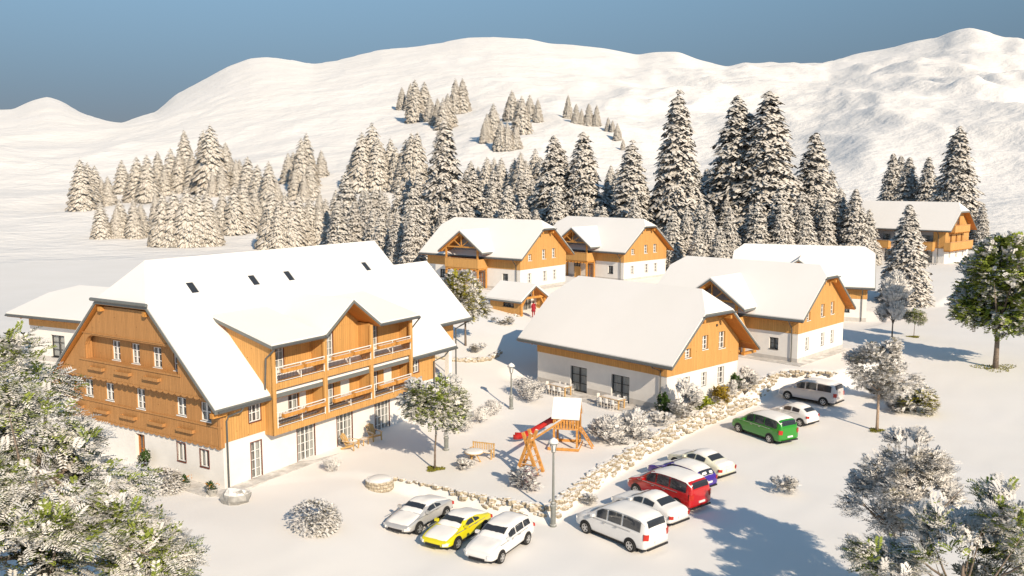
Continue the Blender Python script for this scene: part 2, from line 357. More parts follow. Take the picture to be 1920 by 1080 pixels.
def link(name, me, parent=None, loc=(0, 0, 0), rz=0., sc=1.):
    o = bpy.data.objects.new(name, me); COL.objects.link(o); o.location = loc; o.rotation_euler = (0, 0, rz)
    o.scale = sc if hasattr(sc, '__len__') else (sc, sc, sc)
    if parent: o.parent = parent
    return o
def tz(x, y): return float(T(x, y))
# ------------------------------------------------------------------ the ground sheet and the mountains
def polar(name, radii, mname, far):
    fine = np.radians(np.linspace(-42, 42, 421)); coarse = np.radians(np.linspace(42, 318, 93)[1:-1])
    th = np.r_[fine, coarse]; R, TH = np.meshgrid(radii, th, indexing='ij')
    X = R * np.sin(TH); Y = R * np.cos(TH); Z = T(X, Y)
    if far: Z = Z + relief(X, Y)
    else:
        n = .012 * (np.sin(X * 1.3 + 1.7 * np.sin(Y * .7)) * np.sin(Y * 1.1 + 1.3 * np.sin(X * .9))) + .02 * np.sin(X * .41 + .6 * Y) * np.sin(Y * .37 - .2 * X)
        Z = Z + n * sstep(225, 120, R)
    nr, na = R.shape; v = np.stack([X, Y, Z], -1).reshape(-1, 3)
    i, j = np.meshgrid(np.arange(nr - 1), np.arange(na), indexing='ij'); j2 = (j + 1) % na
    f = np.stack([i * na + j, i * na + j2, (i + 1) * na + j2, (i + 1) * na + j], -1).reshape(-1, 4)[:, ::-1]
    me = bpy.data.meshes.new(name); me.from_pydata(v.tolist(), [], f.tolist()); me.materials.append(M[mname])
    me.polygons.foreach_set('use_smooth', [True] * len(me.polygons)); me.update()
    o = bpy.data.objects.new(name, me); COL.objects.link(o); return struct(o)
ground = polar('ground', np.r_[2., 8., 14., 20., np.geomspace(24, 225, 250)], 'snow_ground', False)
hills = polar('mountain', np.geomspace(225, 4200, 300), 'snow_hill', True)
# ------------------------------------------------------------------ buildings
def clip(poly, rect):
    x0, x1, y0, y1 = rect
    for ax, val, sg in ((0, x0, 1), (0, x1, -1), (1, y0, 1), (1, y1, -1)):
        out = []
        for i in range(len(poly)):
            a = poly[i]; b = poly[(i + 1) % len(poly)]
            da = (a[ax] - val) * sg; db = (b[ax] - val) * sg
            if da >= -1e-9: out.append(a)
            if (da > 1e-9 and db < -1e-9) or (da < -1e-9 and db > 1e-9):
                t = da / (da - db); out.append((a[0] + t * (b[0] - a[0]), a[1] + t * (b[1] - a[1])))
        poly = out
        if len(poly) < 3: return []
    return poly
def wall(mb, P, poly, holes=(), depth=.22, m=0, mr=None):
    """wall face in a plane. P(s, z, d) -> xyz with d = depth inwards; holes get reveals"""
    xs = sorted({min(p[0] for p in poly), max(p[0] for p in poly), *[h[0] for h in holes], *[h[1] for h in holes]})
    zs = sorted({min(p[1] for p in poly), max(p[1] for p in poly), *[h[2] for h in holes], *[h[3] for h in holes]})
    for a, b in zip(xs[:-1], xs[1:]):
        for c, d in zip(zs[:-1], zs[1:]):
            if b - a < 1e-6 or d - c < 1e-6: continue
            cx, cz = (a + b) / 2, (c + d) / 2
            if any(h[0] < cx < h[1] and h[2] < cz < h[3] for h in holes): continue
            q = clip(list(poly), (a, b, c, d))
            if q: mb.poly([P(x, z, 0) for x, z in q], m)
    for a, b, c, d in holes:
        R = m if mr is None else mr; r = [(a, c), (b, c), (b, d), (a, d)]
        for i in range(4):
            (x, z), (X, Z) = r[i], r[(i + 1) % 4]
            mb.poly([P(x, z, 0), P(x, z, depth), P(X, Z, depth), P(X, Z, 0)], R)
def window(parent, P, a, b, c, d, depth=.2, frame='frame_white', nx=2, nz=2, fw=.06, curtain=True, room='room', glass='glass', door=False, trim=None, mw=.028, cw=.3):
    f = MB(); e = depth - .03
    def bx(mb, s0, s1, z0, z1, d0, d1):
        q = [P(s, z, dd) for dd in (d0, d1) for z in (z0, z1) for s in (s0, s1)]
        k = len(mb.v); mb.v += [tuple(p) for p in q]
        for fc in ((0, 2, 3, 1), (4, 5, 7, 6), (0, 1, 5, 4), (2, 6, 7, 3), (0, 4, 6, 2), (1, 3, 7, 5)): mb.f.append(tuple(k + i for i in fc)); mb.mi.append(mb.m)
    bx(f, a, b, c, c + fw, e - .04, e + .05); bx(f, a, b, d - fw, d, e - .04, e + .05)
    bx(f, a, a + fw, c + fw, d - fw, e - .04, e + .05); bx(f, b - fw, b, c + fw, d - fw, e - .04, e + .05)
    for i in range(1, nx):
        s = a + (b - a) * i / nx; t = mw * (1.9 if (nx % 2 == 0 and i == nx // 2) else 1); bx(f, s - t, s + t, c + fw, d - fw, e - .025, e + .03)
    for i in range(1, nz):
        z = c + (d - c) * i / nz; bx(f, a + fw, b - fw, z - mw * .8, z + mw * .8, e - .02, e + .026)
    w_ = f.build('door' if door else 'window', frame, parent)
    g = MB(); g.poly([P(a + .02, c + .02, e + .012), P(b - .02, c + .02, e + .012), P(b - .02, d - .02, e + .012), P(a + .02, d - .02, e + .012)]); g.build('pane', glass, w_)
    r = MB(); r.poly([P(a, c, e + .34), P(b, c, e + .34), P(b, d, e + .34), P(a, d, e + .34)])
    for q in (((a, c), (a, d)), ((b, c), (b, d)), ((a, c), (b, c)), ((a, d), (b, d))): r.poly([P(*q[0], e + .06), P(*q[1], e + .06), P(*q[1], e + .34), P(*q[0], e + .34)])
    r.build('interior', room, w_)
    if curtain:
        k = MB(); n = 8
        for s0, s1 in ((a + .03, a + (b - a) * cw), (b - (b - a) * cw, b - .03)):
            for i in range(n):
                t0, t1 = i / n, (i + 1) / n; o0, o1 = .11 + .03 * (i % 2), .11 + .03 * ((i + 1) % 2)
                k.poly([P(s0 + (s1 - s0) * t0, c + .05, e + o0), P(s0 + (s1 - s0) * t1, c + .05, e + o1), P(s0 + (s1 - s0) * t1, d - .04, e + o1), P(s0 + (s1 - s0) * t0, d - .04, e + o0)])
        k.build('curtain', 'curtain', w_)
    s = MB(); bx(s, a - .04, b + .04, c - .05, c, -.05, depth * .6); s.build('sill', frame if trim is None else trim, w_)
    if trim:
        t = MB(); bx(t, a - .05, a, c, d + .05, -.02, depth * .5); bx(t, b, b + .05, c, d + .05, -.02, depth * .5); bx(t, a, b, d, d + .05, -.02, depth * .5); t.build('trim', trim, w_)
    return w_
def inset(poly, k):
    """shrink a roof polygon a little in plan around its centroid"""
    c = sum((Vector(p) for p in poly), Vector()) / len(poly); out = []
    for p in poly:
        p = Vector(p); d = c - p; out.append(p + d.normalized() * k if d.length > 0 else p)
    return out
def gable_roof(parent, xL, xR, y0, y1, ze, zr, xm=None, wj0=0, aj0=0, wj1=0, aj1=0, t=.2, snow=.13, soff=True, name='roof', mtx=None):
    """ridge along y; half-hipped ends where wj>0"""
    xm = (xL + xR) / 2 if xm is None else xm
    sl = (zr - ze) / (xm - xL); sr = (zr - ze) / (xR - xm)
    Lp, Rp, hips = [], [], []
    Lp = [(xL, y1, ze), (xL, y0, ze)]; Rp = [(xR, y0, ze), (xR, y1, ze)]
    if wj0:
        jl = (xm - wj0, y0, zr - sl * wj0); jr = (xm + wj0, y0, zr - sl * wj0); a = (xm, y0 + aj0, zr)
        Lp += [jl, a]; tail0 = [a, jr]; hips.append([jl, jr, a])
    else: Lp += [(xm, y0, zr)]; tail0 = [(xm, y0, zr)]
    if wj1:
        jl = (xm - wj1, y1, zr - sl * wj1); jr = (xm + wj1, y1, zr - sl * wj1); a = (xm, y1 - aj1, zr)
        Lp += [a, jl]; tail1 = [jr, a]; hips.append([jr, jl, a])
    else: Lp += [(xm, y1, zr)]; tail1 = [(xm, y1, zr)]
    Rp = Rp + tail1 + tail0
    r = MB(); s = MB(); f = MB()
    def ins(q, e): return [Vector((min(max(p[0], xL + e), xR - e), min(max(p[1], y0 + e), y1 - e), p[2])) for p in q]
    for q in [Lp, Rp] + hips:
        r.slab(q, t); f.slab([p - Vector((0, 0, t + .003)) for p in ins(q, .07)], .05)
        s.slab([p + Vector((0, 0, snow)) for p in ins(q, .06)], snow + .03)
    if mtx:
        for q in (r, s, f): q.xform(mtx)
    o = r.build(name, 'fascia', parent)
    if soff: f.build('soffit', 'soffit', o)
    s.build('snow_cover', 'snow_roof', o)
    return o
def gutter(parent, a, b, r=.075):
    MB().tube([a, b], r, 7).build('gutter', 'gutter', parent)
def downpipe(parent, pts, r=.05): MB().tube(pts, r, 6).build('downpipe', 'gutter', parent)
PX = lambda x: (lambda s, z, d: (x + d, s, z))        # wall facing -x, s = y
PXr = lambda x: (lambda s, z, d: (x - d, s, z))       # facing +x
PY = lambda y: (lambda s, z, d: (s, y + d, z))        # facing -y
PYr = lambda y: (lambda s, z, d: (s, y - d, z))
def rafters(parent, x, y0, y1, z, slope, n, ln=.9, sx=1):
    for i in range(n):
        y = y0 + (y1 - y0) * i / (n - 1)
        MB().beam((x, y, z), (x + sx * ln, y, z + ln * slope), .10, .13).build('rafter', 'beam_dry', parent)
def chalet(name, label, x, y, r, z, W=10., L=15.5, h1=2.7, ze=4.14, zr=8.6, ove=.85, ovv=.88, wj=1.21, aj=1.28, gwin=(), lwin=(), plinth=.4, sink=.6, far_hip=True, dorm=True, doors=(), frame='frame_dark', dormer_c=7.9, group='snow roofed chalets of the resort'):
    """local x runs along the gable wall (y = 0), local y along the side wall (x = 0)"""
    t = thing(name, label, 'house', (x, y, z), rad(90 - r), group)
    m = W / 2; sl = (zr - ze) / (m + ove)
    zg = lambda s: ze + (min(s, W - s) + ove) * sl - .34
    zt = zg(0)
    jz = zr - sl * wj - .34
    # plinth and plaster
    w_ = MB(); wd = MB()
    gh = [h for h in gwin if h[3] <= h1]; gu = [h for h in gwin if h[3] > h1]
    lh = [h for h in lwin if h[3] <= h1]; lu = [h for h in lwin if h[3] > h1]
    wall(w_, PY(0), [(0, plinth), (W, plinth), (W, h1), (0, h1)], gh); wall(w_, PX(0), [(0, plinth), (L, plinth), (L, h1), (0, h1)], lh)
    wall(w_, PYr(L), [(0, plinth), (W, plinth), (W, h1), (0, h1)]); wall(w_, PXr(W), [(0, plinth), (L, plinth), (L, h1), (0, h1)])
    w_.build('wall', 'plaster', t)
    p = MB(); p.box(-.012, W + .012, -.012, L + .012, -sink - 1, plinth); p.build('plinth', 'plinth', t)
    for h in doors: pass
    o = .04
    gp_ = [(-o, h1), (W + o, h1), (W + o, zt), (m + wj, jz), (m - wj, jz), (-o, zt)]
    wall(wd, PY(-o), gp_, gu, depth=.24); wall(wd, PYr(L + o), gp_)
    wall(wd, PX(-o), [(-o, h1), (L + o, h1), (L + o, zt), (-o, zt)], lu, depth=.24); wall(wd, PXr(W + o), [(-o, h1), (L + o, h1), (L + o, zt), (-o, zt)])
    wd.poly([(-o, -o, h1), (-o, L + o, h1), (W + o, L + o, h1), (W + o, -o, h1)])
    wd.build('timber_cladding', 'wood', t)
    for h in gh: window(t, PY(0), *h, depth=.22, frame='frame_white' if frame != 'frame_dark' else 'frame_white', nx=2, nz=3, fw=.05, curtain=False, room='room_pale')
    for h in gu: window(t, PY(-o), *h, depth=.24, nx=2, nz=3, fw=.05, curtain=False, room='room_pale')
    for h in lh + lu:
        dr = h[2] <= plinth + .3
        window(t, PX(0 if h in lh else -o), *h, depth=.2, frame=frame, nx=2, nz=3 if dr else 2, fw=.08, room='room_pale', door=dr, cw=.46)
    gable_roof(t, -ove, W + ove, -ovv, L + ovv, ze, zr, wj0=wj, aj0=aj, wj1=wj if far_hip else 0, aj1=aj if far_hip else 0)
    # eaves
    rafters(t, -ove + .12, .35, L - .35, ze - .28, sl, 14)
    gutter(t, (-ove - .06, -ovv + .05, ze - .12), (-ove - .06, L + ovv - .05, ze - .12))
    MB().tube([(m - wj - .35, -ovv - .06, jz + .22), (m + wj + .35, -ovv - .06, jz + .22)], .06, 6).build('gutter', 'gutter', t)
    downpipe(t, [(-ove - .04, .55, ze - .16), (-ove + .1, .55, ze - .32), (-.11, .55, h1 + .42), (-.11, .55, 0)])
    # exposed purlin ends and boarded verge under the gable overhang
    for s, zz in ((-.35, zt + .02), (W + .35, zt + .02), (m - wj + .1, jz - .06), (m + wj - .1, jz - .06)):
        MB().box(s - .11, s + .11, -ovv + .12, .02, zz - .26, zz).build('purlin', 'beam_dry', t)
    if dorm:
        c, hw, zp, zd, xf = dormer_c, 3.72, 7.42, 4.78, -2.35
        k = MB(); sn = MB(); so = MB()
        for sg in (-1, 1):
            e0 = (xf, c + sg * hw, zd); rdg0 = (xf, c, zp); rdg1 = (3.6, c, zp); e1 = (.25, c + sg * hw, zd)
            q = [e0, rdg0, rdg1, e1] if sg == 1 else [rdg0, e0, e1, rdg1]
            q = q[::-1] if sg == 1 else q[::-1]
            nrm = (Vector(q[1]) - Vector(q[0])).cross(Vector(q[2]) - Vector(q[1]))
            if nrm.z < 0: q = q[::-1]
            k.slab(q, .2); so.slab([Vector(v) - Vector((0, 0, .203)) for v in inset(q, .07)], .05); sn.slab([Vector(v) + Vector((0, 0, .13)) for v in inset(q, .05)], .16)
        dr = k.build('dormer_roof', 'fascia', t); so.build('soffit', 'soffit', dr); sn.build('snow_cover', 'snow_roof', dr)
        # truss in the open gable
        tr = MB(); xt = -1.95; zb_ = 5.35; sld = (zp - zd) / hw
        for sg in (-1, 1):
            tr.beam((xt, c, zp - .36), (xt, c + sg * 3.35, zp - .36 - 3.35 * sld), .14, .2)
            tr.beam((xt, c, zb_), (xt, c + sg * 1.15, zp - .46 - 1.15 * sld), .1, .1)
        tr.beam((xt, c - 2.35, zb_), (xt, c + 2.35, zb_), .14, .18); tr.beam((xt, c, zb_), (xt, c, zp - .4), .12, .12)
        tr.build('truss', 'beam_dry', t)
        # back wall of the loggia under the dormer, cheeks
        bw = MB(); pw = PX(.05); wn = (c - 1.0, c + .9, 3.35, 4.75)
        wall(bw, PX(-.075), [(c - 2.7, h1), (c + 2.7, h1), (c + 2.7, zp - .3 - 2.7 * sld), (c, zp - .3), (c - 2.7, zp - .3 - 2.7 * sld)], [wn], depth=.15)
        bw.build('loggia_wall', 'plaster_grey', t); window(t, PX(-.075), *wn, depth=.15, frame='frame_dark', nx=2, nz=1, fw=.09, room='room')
        for yy in (c - 2.62, c + 2.62):
            MB().box(-1.98, -1.78, yy - .1, yy + .1, -sink, zd + .52).build('post', 'beam_dry', t); MB().box(-.3, -.12, yy - .09, yy + .09, -sink, h1 - .02).build('post', 'beam_dry', t)
            MB().beam((-1.88, yy, zd + .6), (.2, yy, zd + .6), .16, .2).build('purlin', 'beam_dry', t)
        MB().box(-1.98, -.05, c - 2.72, c + 2.72, 2.52, 2.7).build('balcony_floor', 'beam_dry', t)
        bp_ = MB(); bp_.box(-2.03, -1.985, c - 2.75, c + 2.75, 2.72, 3.86); bp_.box(-1.98, -.05, c - 2.76, c - 2.725, 2.72, 3.86); bp_.box(-1.98, -.05, c + 2.725, c + 2.76, 2.72, 3.86)
        bp_.build('balcony_parapet', 'wood', t)
        MB().box(-2.06, -1.95, c - 2.78, c + 2.78, 3.86, 3.93).build('handrail', 'beam', t)
        jm = MB()
        for i in range(9): jm.box(-2.12, -.1, c - 2.5 + i * .6, c - 2.4 + i * .6, 2.36, 2.5)
        jm.build('joists', 'beam_dry', t)
        for b0, b1, z0, z1, d_, fr in ((c - 2.2, c - 1.2, .1, 2.15, True, 'door_wood'), (c + .2, c + 1.3, .9, 2.1, False, 'frame_dark')):
            # doors and windows set on the porch wall
            window(t, PX(-.16), b0, b1, z0, z1, depth=.1, frame=fr, nx=2, nz=3, fw=.09, door=d_, room='room_pale')
        MB().box(-1.2, -1.14, c - .9, c + .3, 0, 1.75).build('privacy_screen', 'wood', t)
    return t
DG = ((1.57, 2.34, .95, 2.15), (4.88, 5.72, .92, 2.18), (7.1, 7.86, .92, 2.18), (1.6, 2.38, 3.74, 4.55), (4.6, 5.42, 3.76, 4.98), (6.8, 7.6, 3.78, 5.0))
DL = ((1.9, 2.8, 1.03, 2.12), (12.4, 13.3, 1.0, 2.1))
hD = chalet('chalet', 'chalet with open timber truss dormer behind the roof of the terrace house', 26.19, 80.27, 43.23, 1.25, gwin=DG, lwin=DL)
hB = chalet('chalet', 'left of the two identical chalets at the forest edge, behind the yellowish tree', 1.02, 109.55, 37.37, 4.16, gwin=DG, lwin=DL)
hb = chalet('chalet', 'right of the two identical chalets at the forest edge, farther back', 15.77, 124.85, 45.45, 3.66, gwin=DG, lwin=DL, sink=1.0)
hE = chalet('chalet', 'chalet mostly hidden behind the truss dormer chalet, beside the tall lone spruce', 42.75, 106.1, 21.02, 1.0, gwin=(), lwin=DL)
CG = ((2.14, 2.99, 1.34, 2.42), (4.56, 5.28, 1.32, 2.46), (6.83, 7.75, 1.15, 2.58), (2.2, 3.0, 3.95, 4.68), (4.5, 5.3, 4.34, 5.48), (6.8, 7.72, 4.13, 5.54))
CLW = ((8.3, 10.2, .02, 2.16), (3.7, 5.6, .02, 2.16))
hC = chalet('terrace_house', 'house with two wide terrace doors and dining tables along its white wall', 11.94, 67.2, 47.16, .08, W=9.7, L=14.2, h1=2.8, ze=3.92, zr=9.1, ove=1.2, ovv=1.4, wj=1.9, aj=1.75, gwin=CG, lwin=CLW, plinth=.0, dorm=False)
for bb in ((-.012, 9.712, -.014, -.004, -.4, .42), (-.012, -.004, -.012, 3.66, -.4, .5), (-.012, -.004, 5.64, 8.26, -.4, .5), (-.012, -.004, 10.24, 14.21, -.4, .5)): MB().box(*bb).build('plinth', 'plinth', hC)
for yy in (1.2, 4.5): MB().box(11.2, 11.4, yy, yy + .2, -.5, 3.2).build('post', 'beam_dry', hC)
MB().box(9.7, 11.4, .9, 5.2, 3.1, 3.28).build('porch_beam', 'beam_dry', hC); MB().box(6.34, 6.5, -.12, -.05, 6.06, 6.24).build('wall_lamp', 'frame_dark', hC)
MB().box(9.75, 11.6, -.6, -.3, 3.3, 3.5).build('purlin', 'beam_dry', hC)
# house standing behind the farmhouse, far left
hG = chalet('side_house', 'white house with dark metal eave behind the left side of the farmhouse', -25.4, 68.2, 25.7, 2.45, W=9.7, L=18.2, h1=3.05, ze=4.1, zr=5.9, ove=1.2, ovv=1.4, wj=1.9, aj=1.75, lwin=((13.9, 15.6, .5, 2.4),), plinth=.5, dorm=False, sink=2.5)
# ---- house on the rise at the far right
def balcony(parent, P, a, b, z0, z1, out, n_br=6, joist=True):
    """timber balcony: floor, boarded parapet on three sides, brackets. P(s, z, d): d<0 is outwards"""
    k = MB()
    def bx(mb, s0, s1, za, zb, d0, d1):
        q = [P(s, z, dd) for dd in (d0, d1) for z in (za, zb) for s in (s0, s1)]; n = len(mb.v); mb.v += [tuple(p) for p in q]
        for fc in ((0, 2, 3, 1), (4, 5, 7, 6), (0, 1, 5, 4), (2, 6, 7, 3), (0, 4, 6, 2), (1, 3, 7, 5)): mb.f.append(tuple(n + i for i in fc)); mb.mi.append(0)
    bx(k, a, b, z0 + .1, z1, -out, -out + .05); bx(k, a, a + .05, z0 + .1, z1, -out + .05, -.02); bx(k, b - .05, b, z0 + .1, z1, -out + .05, -.02)
    o = k.build('balcony', 'wood', parent)
    f = MB(); bx(f, a, b, z0, z0 + .098, -out, -.02); f.build('balcony_floor', 'beam_dry', o)
    h = MB(); bx(h, a - .04, b + .04, z1 + .002, z1 + .08, -out - .05, -out + .1); h.build('handrail', 'beam', o)
    for i in range(n_br):
        s = a + .2 + (b - a - .4) * i / max(1, n_br - 1); q = MB(); bx(q, s - .06, s + .06, z0 - .2, z0 - .002, -out * .95, -.02); q.build('bracket', 'beam_dry', o)
    return o
FW, FL = 10.76, 17.2
hF = thing('hillside_house', 'large three storey chalet with timber balconies on the rise at far right', 'house', (75.51, 154.83, 3.38), rad(90 - 46.65))
w_ = MB(); glw = ((12.5, 14.4, 3.84, 4.86), (9.6, 10.95, 3.84, 4.82), (2.05, 3.97, 3.86, 4.84)); gd = ((2.0, 4.0, .1, 2.1), (8.8, 10.5, .1, 2.1), (13.2, 15.0, .1, 2.1))
wall(w_, PX(0), [(0, -1.5), (FL, -1.5), (FL, 2.65), (0, 2.65)], gd); wall(w_, PXr(FW), [(0, -1.5), (FL, -1.5), (FL, 2.65), (0, 2.65)]); wall(w_, PY(0), [(0, -1.5), (FW, -1.5), (FW, 2.65), (0, 2.65)], ((2.0, 2.8, .9, 2.1), (5., 5.8, .9, 2.1), (8., 8.8, .9, 2.1))); wall(w_, PYr(FL), [(0, -1.5), (FW, -1.5), (FW, 2.65), (0, 2.65)])
w_.build('wall', 'plaster', hF)
for h in gd: window(hF, PX(0), *h, frame='frame_dark', nx=2, nz=2, door=True, room='room_pale')
for h in ((2.0, 2.8, .9, 2.1), (5., 5.8, .9, 2.1), (8., 8.8, .9, 2.1)): window(hF, PY(0), *h, curtain=False, room='room_pale')
g_ = MB(); wall(g_, PX(0), [(2., 2.65), (15.7, 2.65), (15.7, 5.5), (2., 5.5)], glw); g_.build('grey_wall', 'plaster_grey', hF)
for h in glw: window(hF, PX(0), *h, frame='frame_dark', nx=2, nz=1, room='room_pale')
sF = (7.88 + 2.65 - 5.77) / (FW / 2 + .78); zF = lambda s: 5.77 + (min(s, FW - s) + .78) * sF - .34
wd = MB(); gw_ = [(0 - .04, 2.65), (FW + .04, 2.65), (FW + .04, zF(0)), (FW / 2 + 1.94, 10.53 - sF * 1.94 - .34), (FW / 2 - 1.94, 10.53 - sF * 1.94 - .34), (-.04, zF(0))]
fh = ((2.1, 2.9, 3.0, 5.0), (4.6, 5.4, 3.2, 4.9), (7.0, 7.8, 3.0, 5.0), (4.6, 6.2, 6.6, 8.2))
wall(wd, PY(-.04), gw_, fh); wall(wd, PYr(FL + .04), gw_); wall(wd, PX(-.04), [(-.04, 2.65), (2., 2.65), (2., zF(0)), (-.04, zF(0))]); wall(wd, PX(-.04), [(15.7, 2.65), (FL + .04, 2.65), (FL + .04, zF(0)), (15.7, zF(0))]); wall(wd, PXr(FW + .04), [(0, 2.65), (FL, 2.65), (FL, zF(0)), (0, zF(0))])
wd.build('timber_cladding', 'wood', hF)
for h in fh: window(hF, PY(-.04), *h, frame='door_wood', nx=2, nz=2, curtain=False)
gable_roof(hF, -.78, FW + .78, -1.21, FL + 1.21, 5.77, 10.53, wj0=1.94, aj0=1.27, wj1=1.94, aj1=1.27)
rafters(hF, -.66, .4, FL - .4, 5.5, sF, 14, .8)
balcony(hF, PX(-.04), 9.4, 15.3, 2.35, 3.62, 1.15, 6); balcony(hF, PX(-.04), 1.6, 6.6, 2.35, 3.72, 1.15, 5)
balcony(hF, PY(-.04), -.6, 9.8, 2.35, 3.75, 1.15, 9); balcony(hF, PY(-.04), 1.2, 8.0, 5.4, 6.6, 1.15, 7)
downpipe(hF, [(-.8, 1.1, 5.6), (-.12, 1.1, 5.0), (-.12, 1.1, -.6)]); gutter(hF, (-.84, -1.15, 5.65), (-.84, FL + 1.15, 5.65))
MB().box(6.1, 6.4, 2.2, 2.5, 9.6, 12.2).build('chimney_pipe', 'gutter', hF)
tf = MB(); 
for i in range(22): tf.box(-2.6, -2.55, .3 + i * .34, .42 + i * .34, -1.0, .1)
tf.box(-2.62, -2.53, .2, 7.8, .1, .16); tf.box(-2.62, -2.53, .2, 7.8, -.9, -.84); tf.build('terrace_railing', 'gutter', hF)
# ------------------------------------------------------------------ the farmhouse: local x along the long right wall, local y along the front gable
A = thing('farmhouse', 'big farmhouse with carved brown timber gable and balcony block, nearest building', 'house', (-16.83, 50.28, 0), rad(58.02))
ROT = Matrix(((0, 1, 0, 0), (-1, 0, 0, 0), (0, 0, 1, 0), (0, 0, 0, 1)))
SL = .954; RY = 7.68
rz_ = lambda y: 4.95 + (min(y, 2 * RY - y) + .63) * SL          # top of main roof at local y
lw_ = MB()
gdoor = (7.3, 8.25, .05, 2.12); gws = ((3.39, 4.15, 1.03, 2.17), (1.29, 2.06, 1.03, 2.08))
wall(lw_, PX(0), [(0, -.8), (15.3, -.8), (15.3, 2.6), (0, 2.6)], gws + (gdoor,), depth=.3)
rdoors = ((2.05, 2.87, -.02, 2.24), (5.85, 7.4, -.02, 2.25), (9.5, 11.0, -.02, 2.25), (13.4, 14.95, -.02, 2.25))
wall(lw_, PY(0), [(0, -.8), (20.4, -.8), (20.4, 3.0), (0, 3.0)], rdoors, depth=.25)
wall(lw_, PXr(20.4), [(0, -.8), (15.3, -.8), (15.3, 4.5), (0, 4.5)]); wall(lw_, PYr(15.3), [(0, -.8), (20.4, -.8), (20.4, 4.6), (0, 4.6)])
lw_.build('wall', 'plaster', A)
for h in gws: window(A, PX(0), *h, depth=.14, nx=2, nz=1, trim='frame_red', room='room_pale', fw=.05)
q = window(A, PX(0), *gdoor, depth=.3, frame='door_wood', nx=2, nz=2, fw=.12, door=True, curtain=False); q['label'] = 'brown wooden front door in a deep white niche'
for h in rdoors: window(A, PY(0), *h, depth=.16, nx=2 if h[1] - h[0] < 1 else 4, nz=4, trim='frame_red', door=True, room='room_pale', mw=.022)
# timber front of the gable
xw = -.12; lows = ((12.25, 13.11, 3.97, 5.07), (10.04, 10.86, 3.95, 5.07), (6.89, 7.71, 3.83, 5.1), (3.0, 3.85, 3.95, 5.06), (.79, 1.68, 3.93, 5.05))
ups = ((9.14, 9.94, 6.68, 7.92), (7.19, 7.96, 6.66, 7.92), (5.08, 5.88, 6.65, 7.9), (3.2, 3.95, 6.66, 7.9))
fr = MB(); gp2 = [(-.12, 2.5), (15.42, 2.5), (15.42, rz_(15.42) - .35), (RY + 2.46, 10.2), (RY - 2.46, 10.2), (-.12, rz_(-.12) - .35)]
wall(fr, PX(xw), gp2, lows + ups, depth=.14)
wall(fr, PX(.02), [(0, 2.6), (15.3, 2.6), (15.3, 4.9), (0, 4.9)], [(h[0] - .01, h[1] + .01, h[2] - .01, h[3] + .01) for h in lows], depth=.01)
fr.build('timber_gable', 'wood_gable', A)
for h in lows + ups: window(A, PX(xw), *h, depth=.14, nx=2, nz=2 if h[3] - h[2] < 1.2 else 3, fw=.05, room='room')
xu = -.67
up = MB(); zl = 5.5
gu_ = [(.25, zl), (15.1, zl), (RY + 2.46, 10.2), (RY - 2.46, 10.2)]
gu_ = [(RY - (12.88 - zl - .4) / SL, zl), (RY + (12.88 - zl - .4) / SL, zl), (RY + 2.42, 10.16), (RY - 2.42, 10.16)]
wall(up, PX(xu), gu_, ((2.9, 12.0, 6.62, 8.2),), depth=.53)
for i in range(6):           # rounded upper corner of the loggia opening
    a0, a1 = math.pi / 2 * i / 6, math.pi / 2 * (i + 1) / 6
    pt = lambda a: (12.0 - .85 + .85 * math.cos(a), 8.2 - .95 + .95 * math.sin(a))
    (y0, z0), (y1, z1) = pt(a0), pt(a1)
    up.poly([(xu - .004, 12.0, z0), (xu - .004, y0, z0), (xu - .004, y1, z1), (xu - .004, 12.0, z1)]); up.poly([(xu, y0, z0), (xu + .3, y0, z0), (xu + .3, y1, z1), (xu, y1, z1)])
up.poly([(xu, gu_[0][0], zl), (xw, gu_[0][0], zl), (xw, gu_[1][0], zl), (xu, gu_[1][0], zl)])
up.build('upper_gable', 'wood_gable', A)
def valance(x, y0, y1, z, n, drop=.17, name='valance'):
    v = MB(); st = (y1 - y0) / n
    for i in range(n):
        a = y0 + i * st; pts = [(a, z)] + [(a + st * (.5 - .46 * math.cos(math.pi * k / 6)), z - drop * math.sin(math.pi * k / 6) ** .7) for k in range(7)] + [(a + st, z)]
        v.poly([(x - .03, p, q) for p, q in pts]); v.poly([(x + .01, p, q) for p, q in pts][::-1])
        for (p, q), (p2, q2) in zip(pts[1:-2], pts[2:-1]): v.poly([(x - .03, p, q), (x + .01, p, q), (x + .01, p2, q2), (x - .03, p2, q2)])
    return v.build(name, 'wood_gable', A)
valance(xu, gu_[0][0] + .1, gu_[1][0] - .1, zl + .01, 26); valance(xw - .02, 0, 15.3, 2.52, 30)
for nm, z0, z1, y0, y1, x0, x1 in (('rail_board', 3.66, 3.76, -.1, 15.4, xw - .07, xw - .003), ('rail_board', 6.52, 6.62, 2.6, 12.6, xu - .07, xu - .003), ('rail_board', 8.3, 8.36, 3.3, 12.2, xu - .05, xu - .003)):
    MB().box(x0, x1, y0, y1, z0, z1).build(nm, 'wood_gable', A)
def trough(x, y, z, ln):
    b = MB(); b.box(x - .26, x - .003, y - ln / 2, y + ln / 2, z, z + .04); b.box(x - .26, x - .22, y - ln / 2, y + ln / 2, z + .04, z + .2); b.box(x - .22, x - .003, y + ln / 2 - .04, y + ln / 2, z + .04, z + .2); b.box(x - .22, x - .003, y - ln / 2, y - ln / 2 + .04, z + .04, z + .2)
    b.build('flower_box', 'wood_gable', A)
for yy in (14.0, 11.3, 8.5, 5.7, 3.0): trough(xw, yy, 3.05, 1.45)
for yy in (10.7, 8.0, 5.2): trough(xu, yy, 6.02, 1.45)
for yy in (0.02, 15.3): MB().box(-.2, .06, yy - .12, yy + .12, 2.5, 4.7).build('corner_post', 'wood_gable', A)
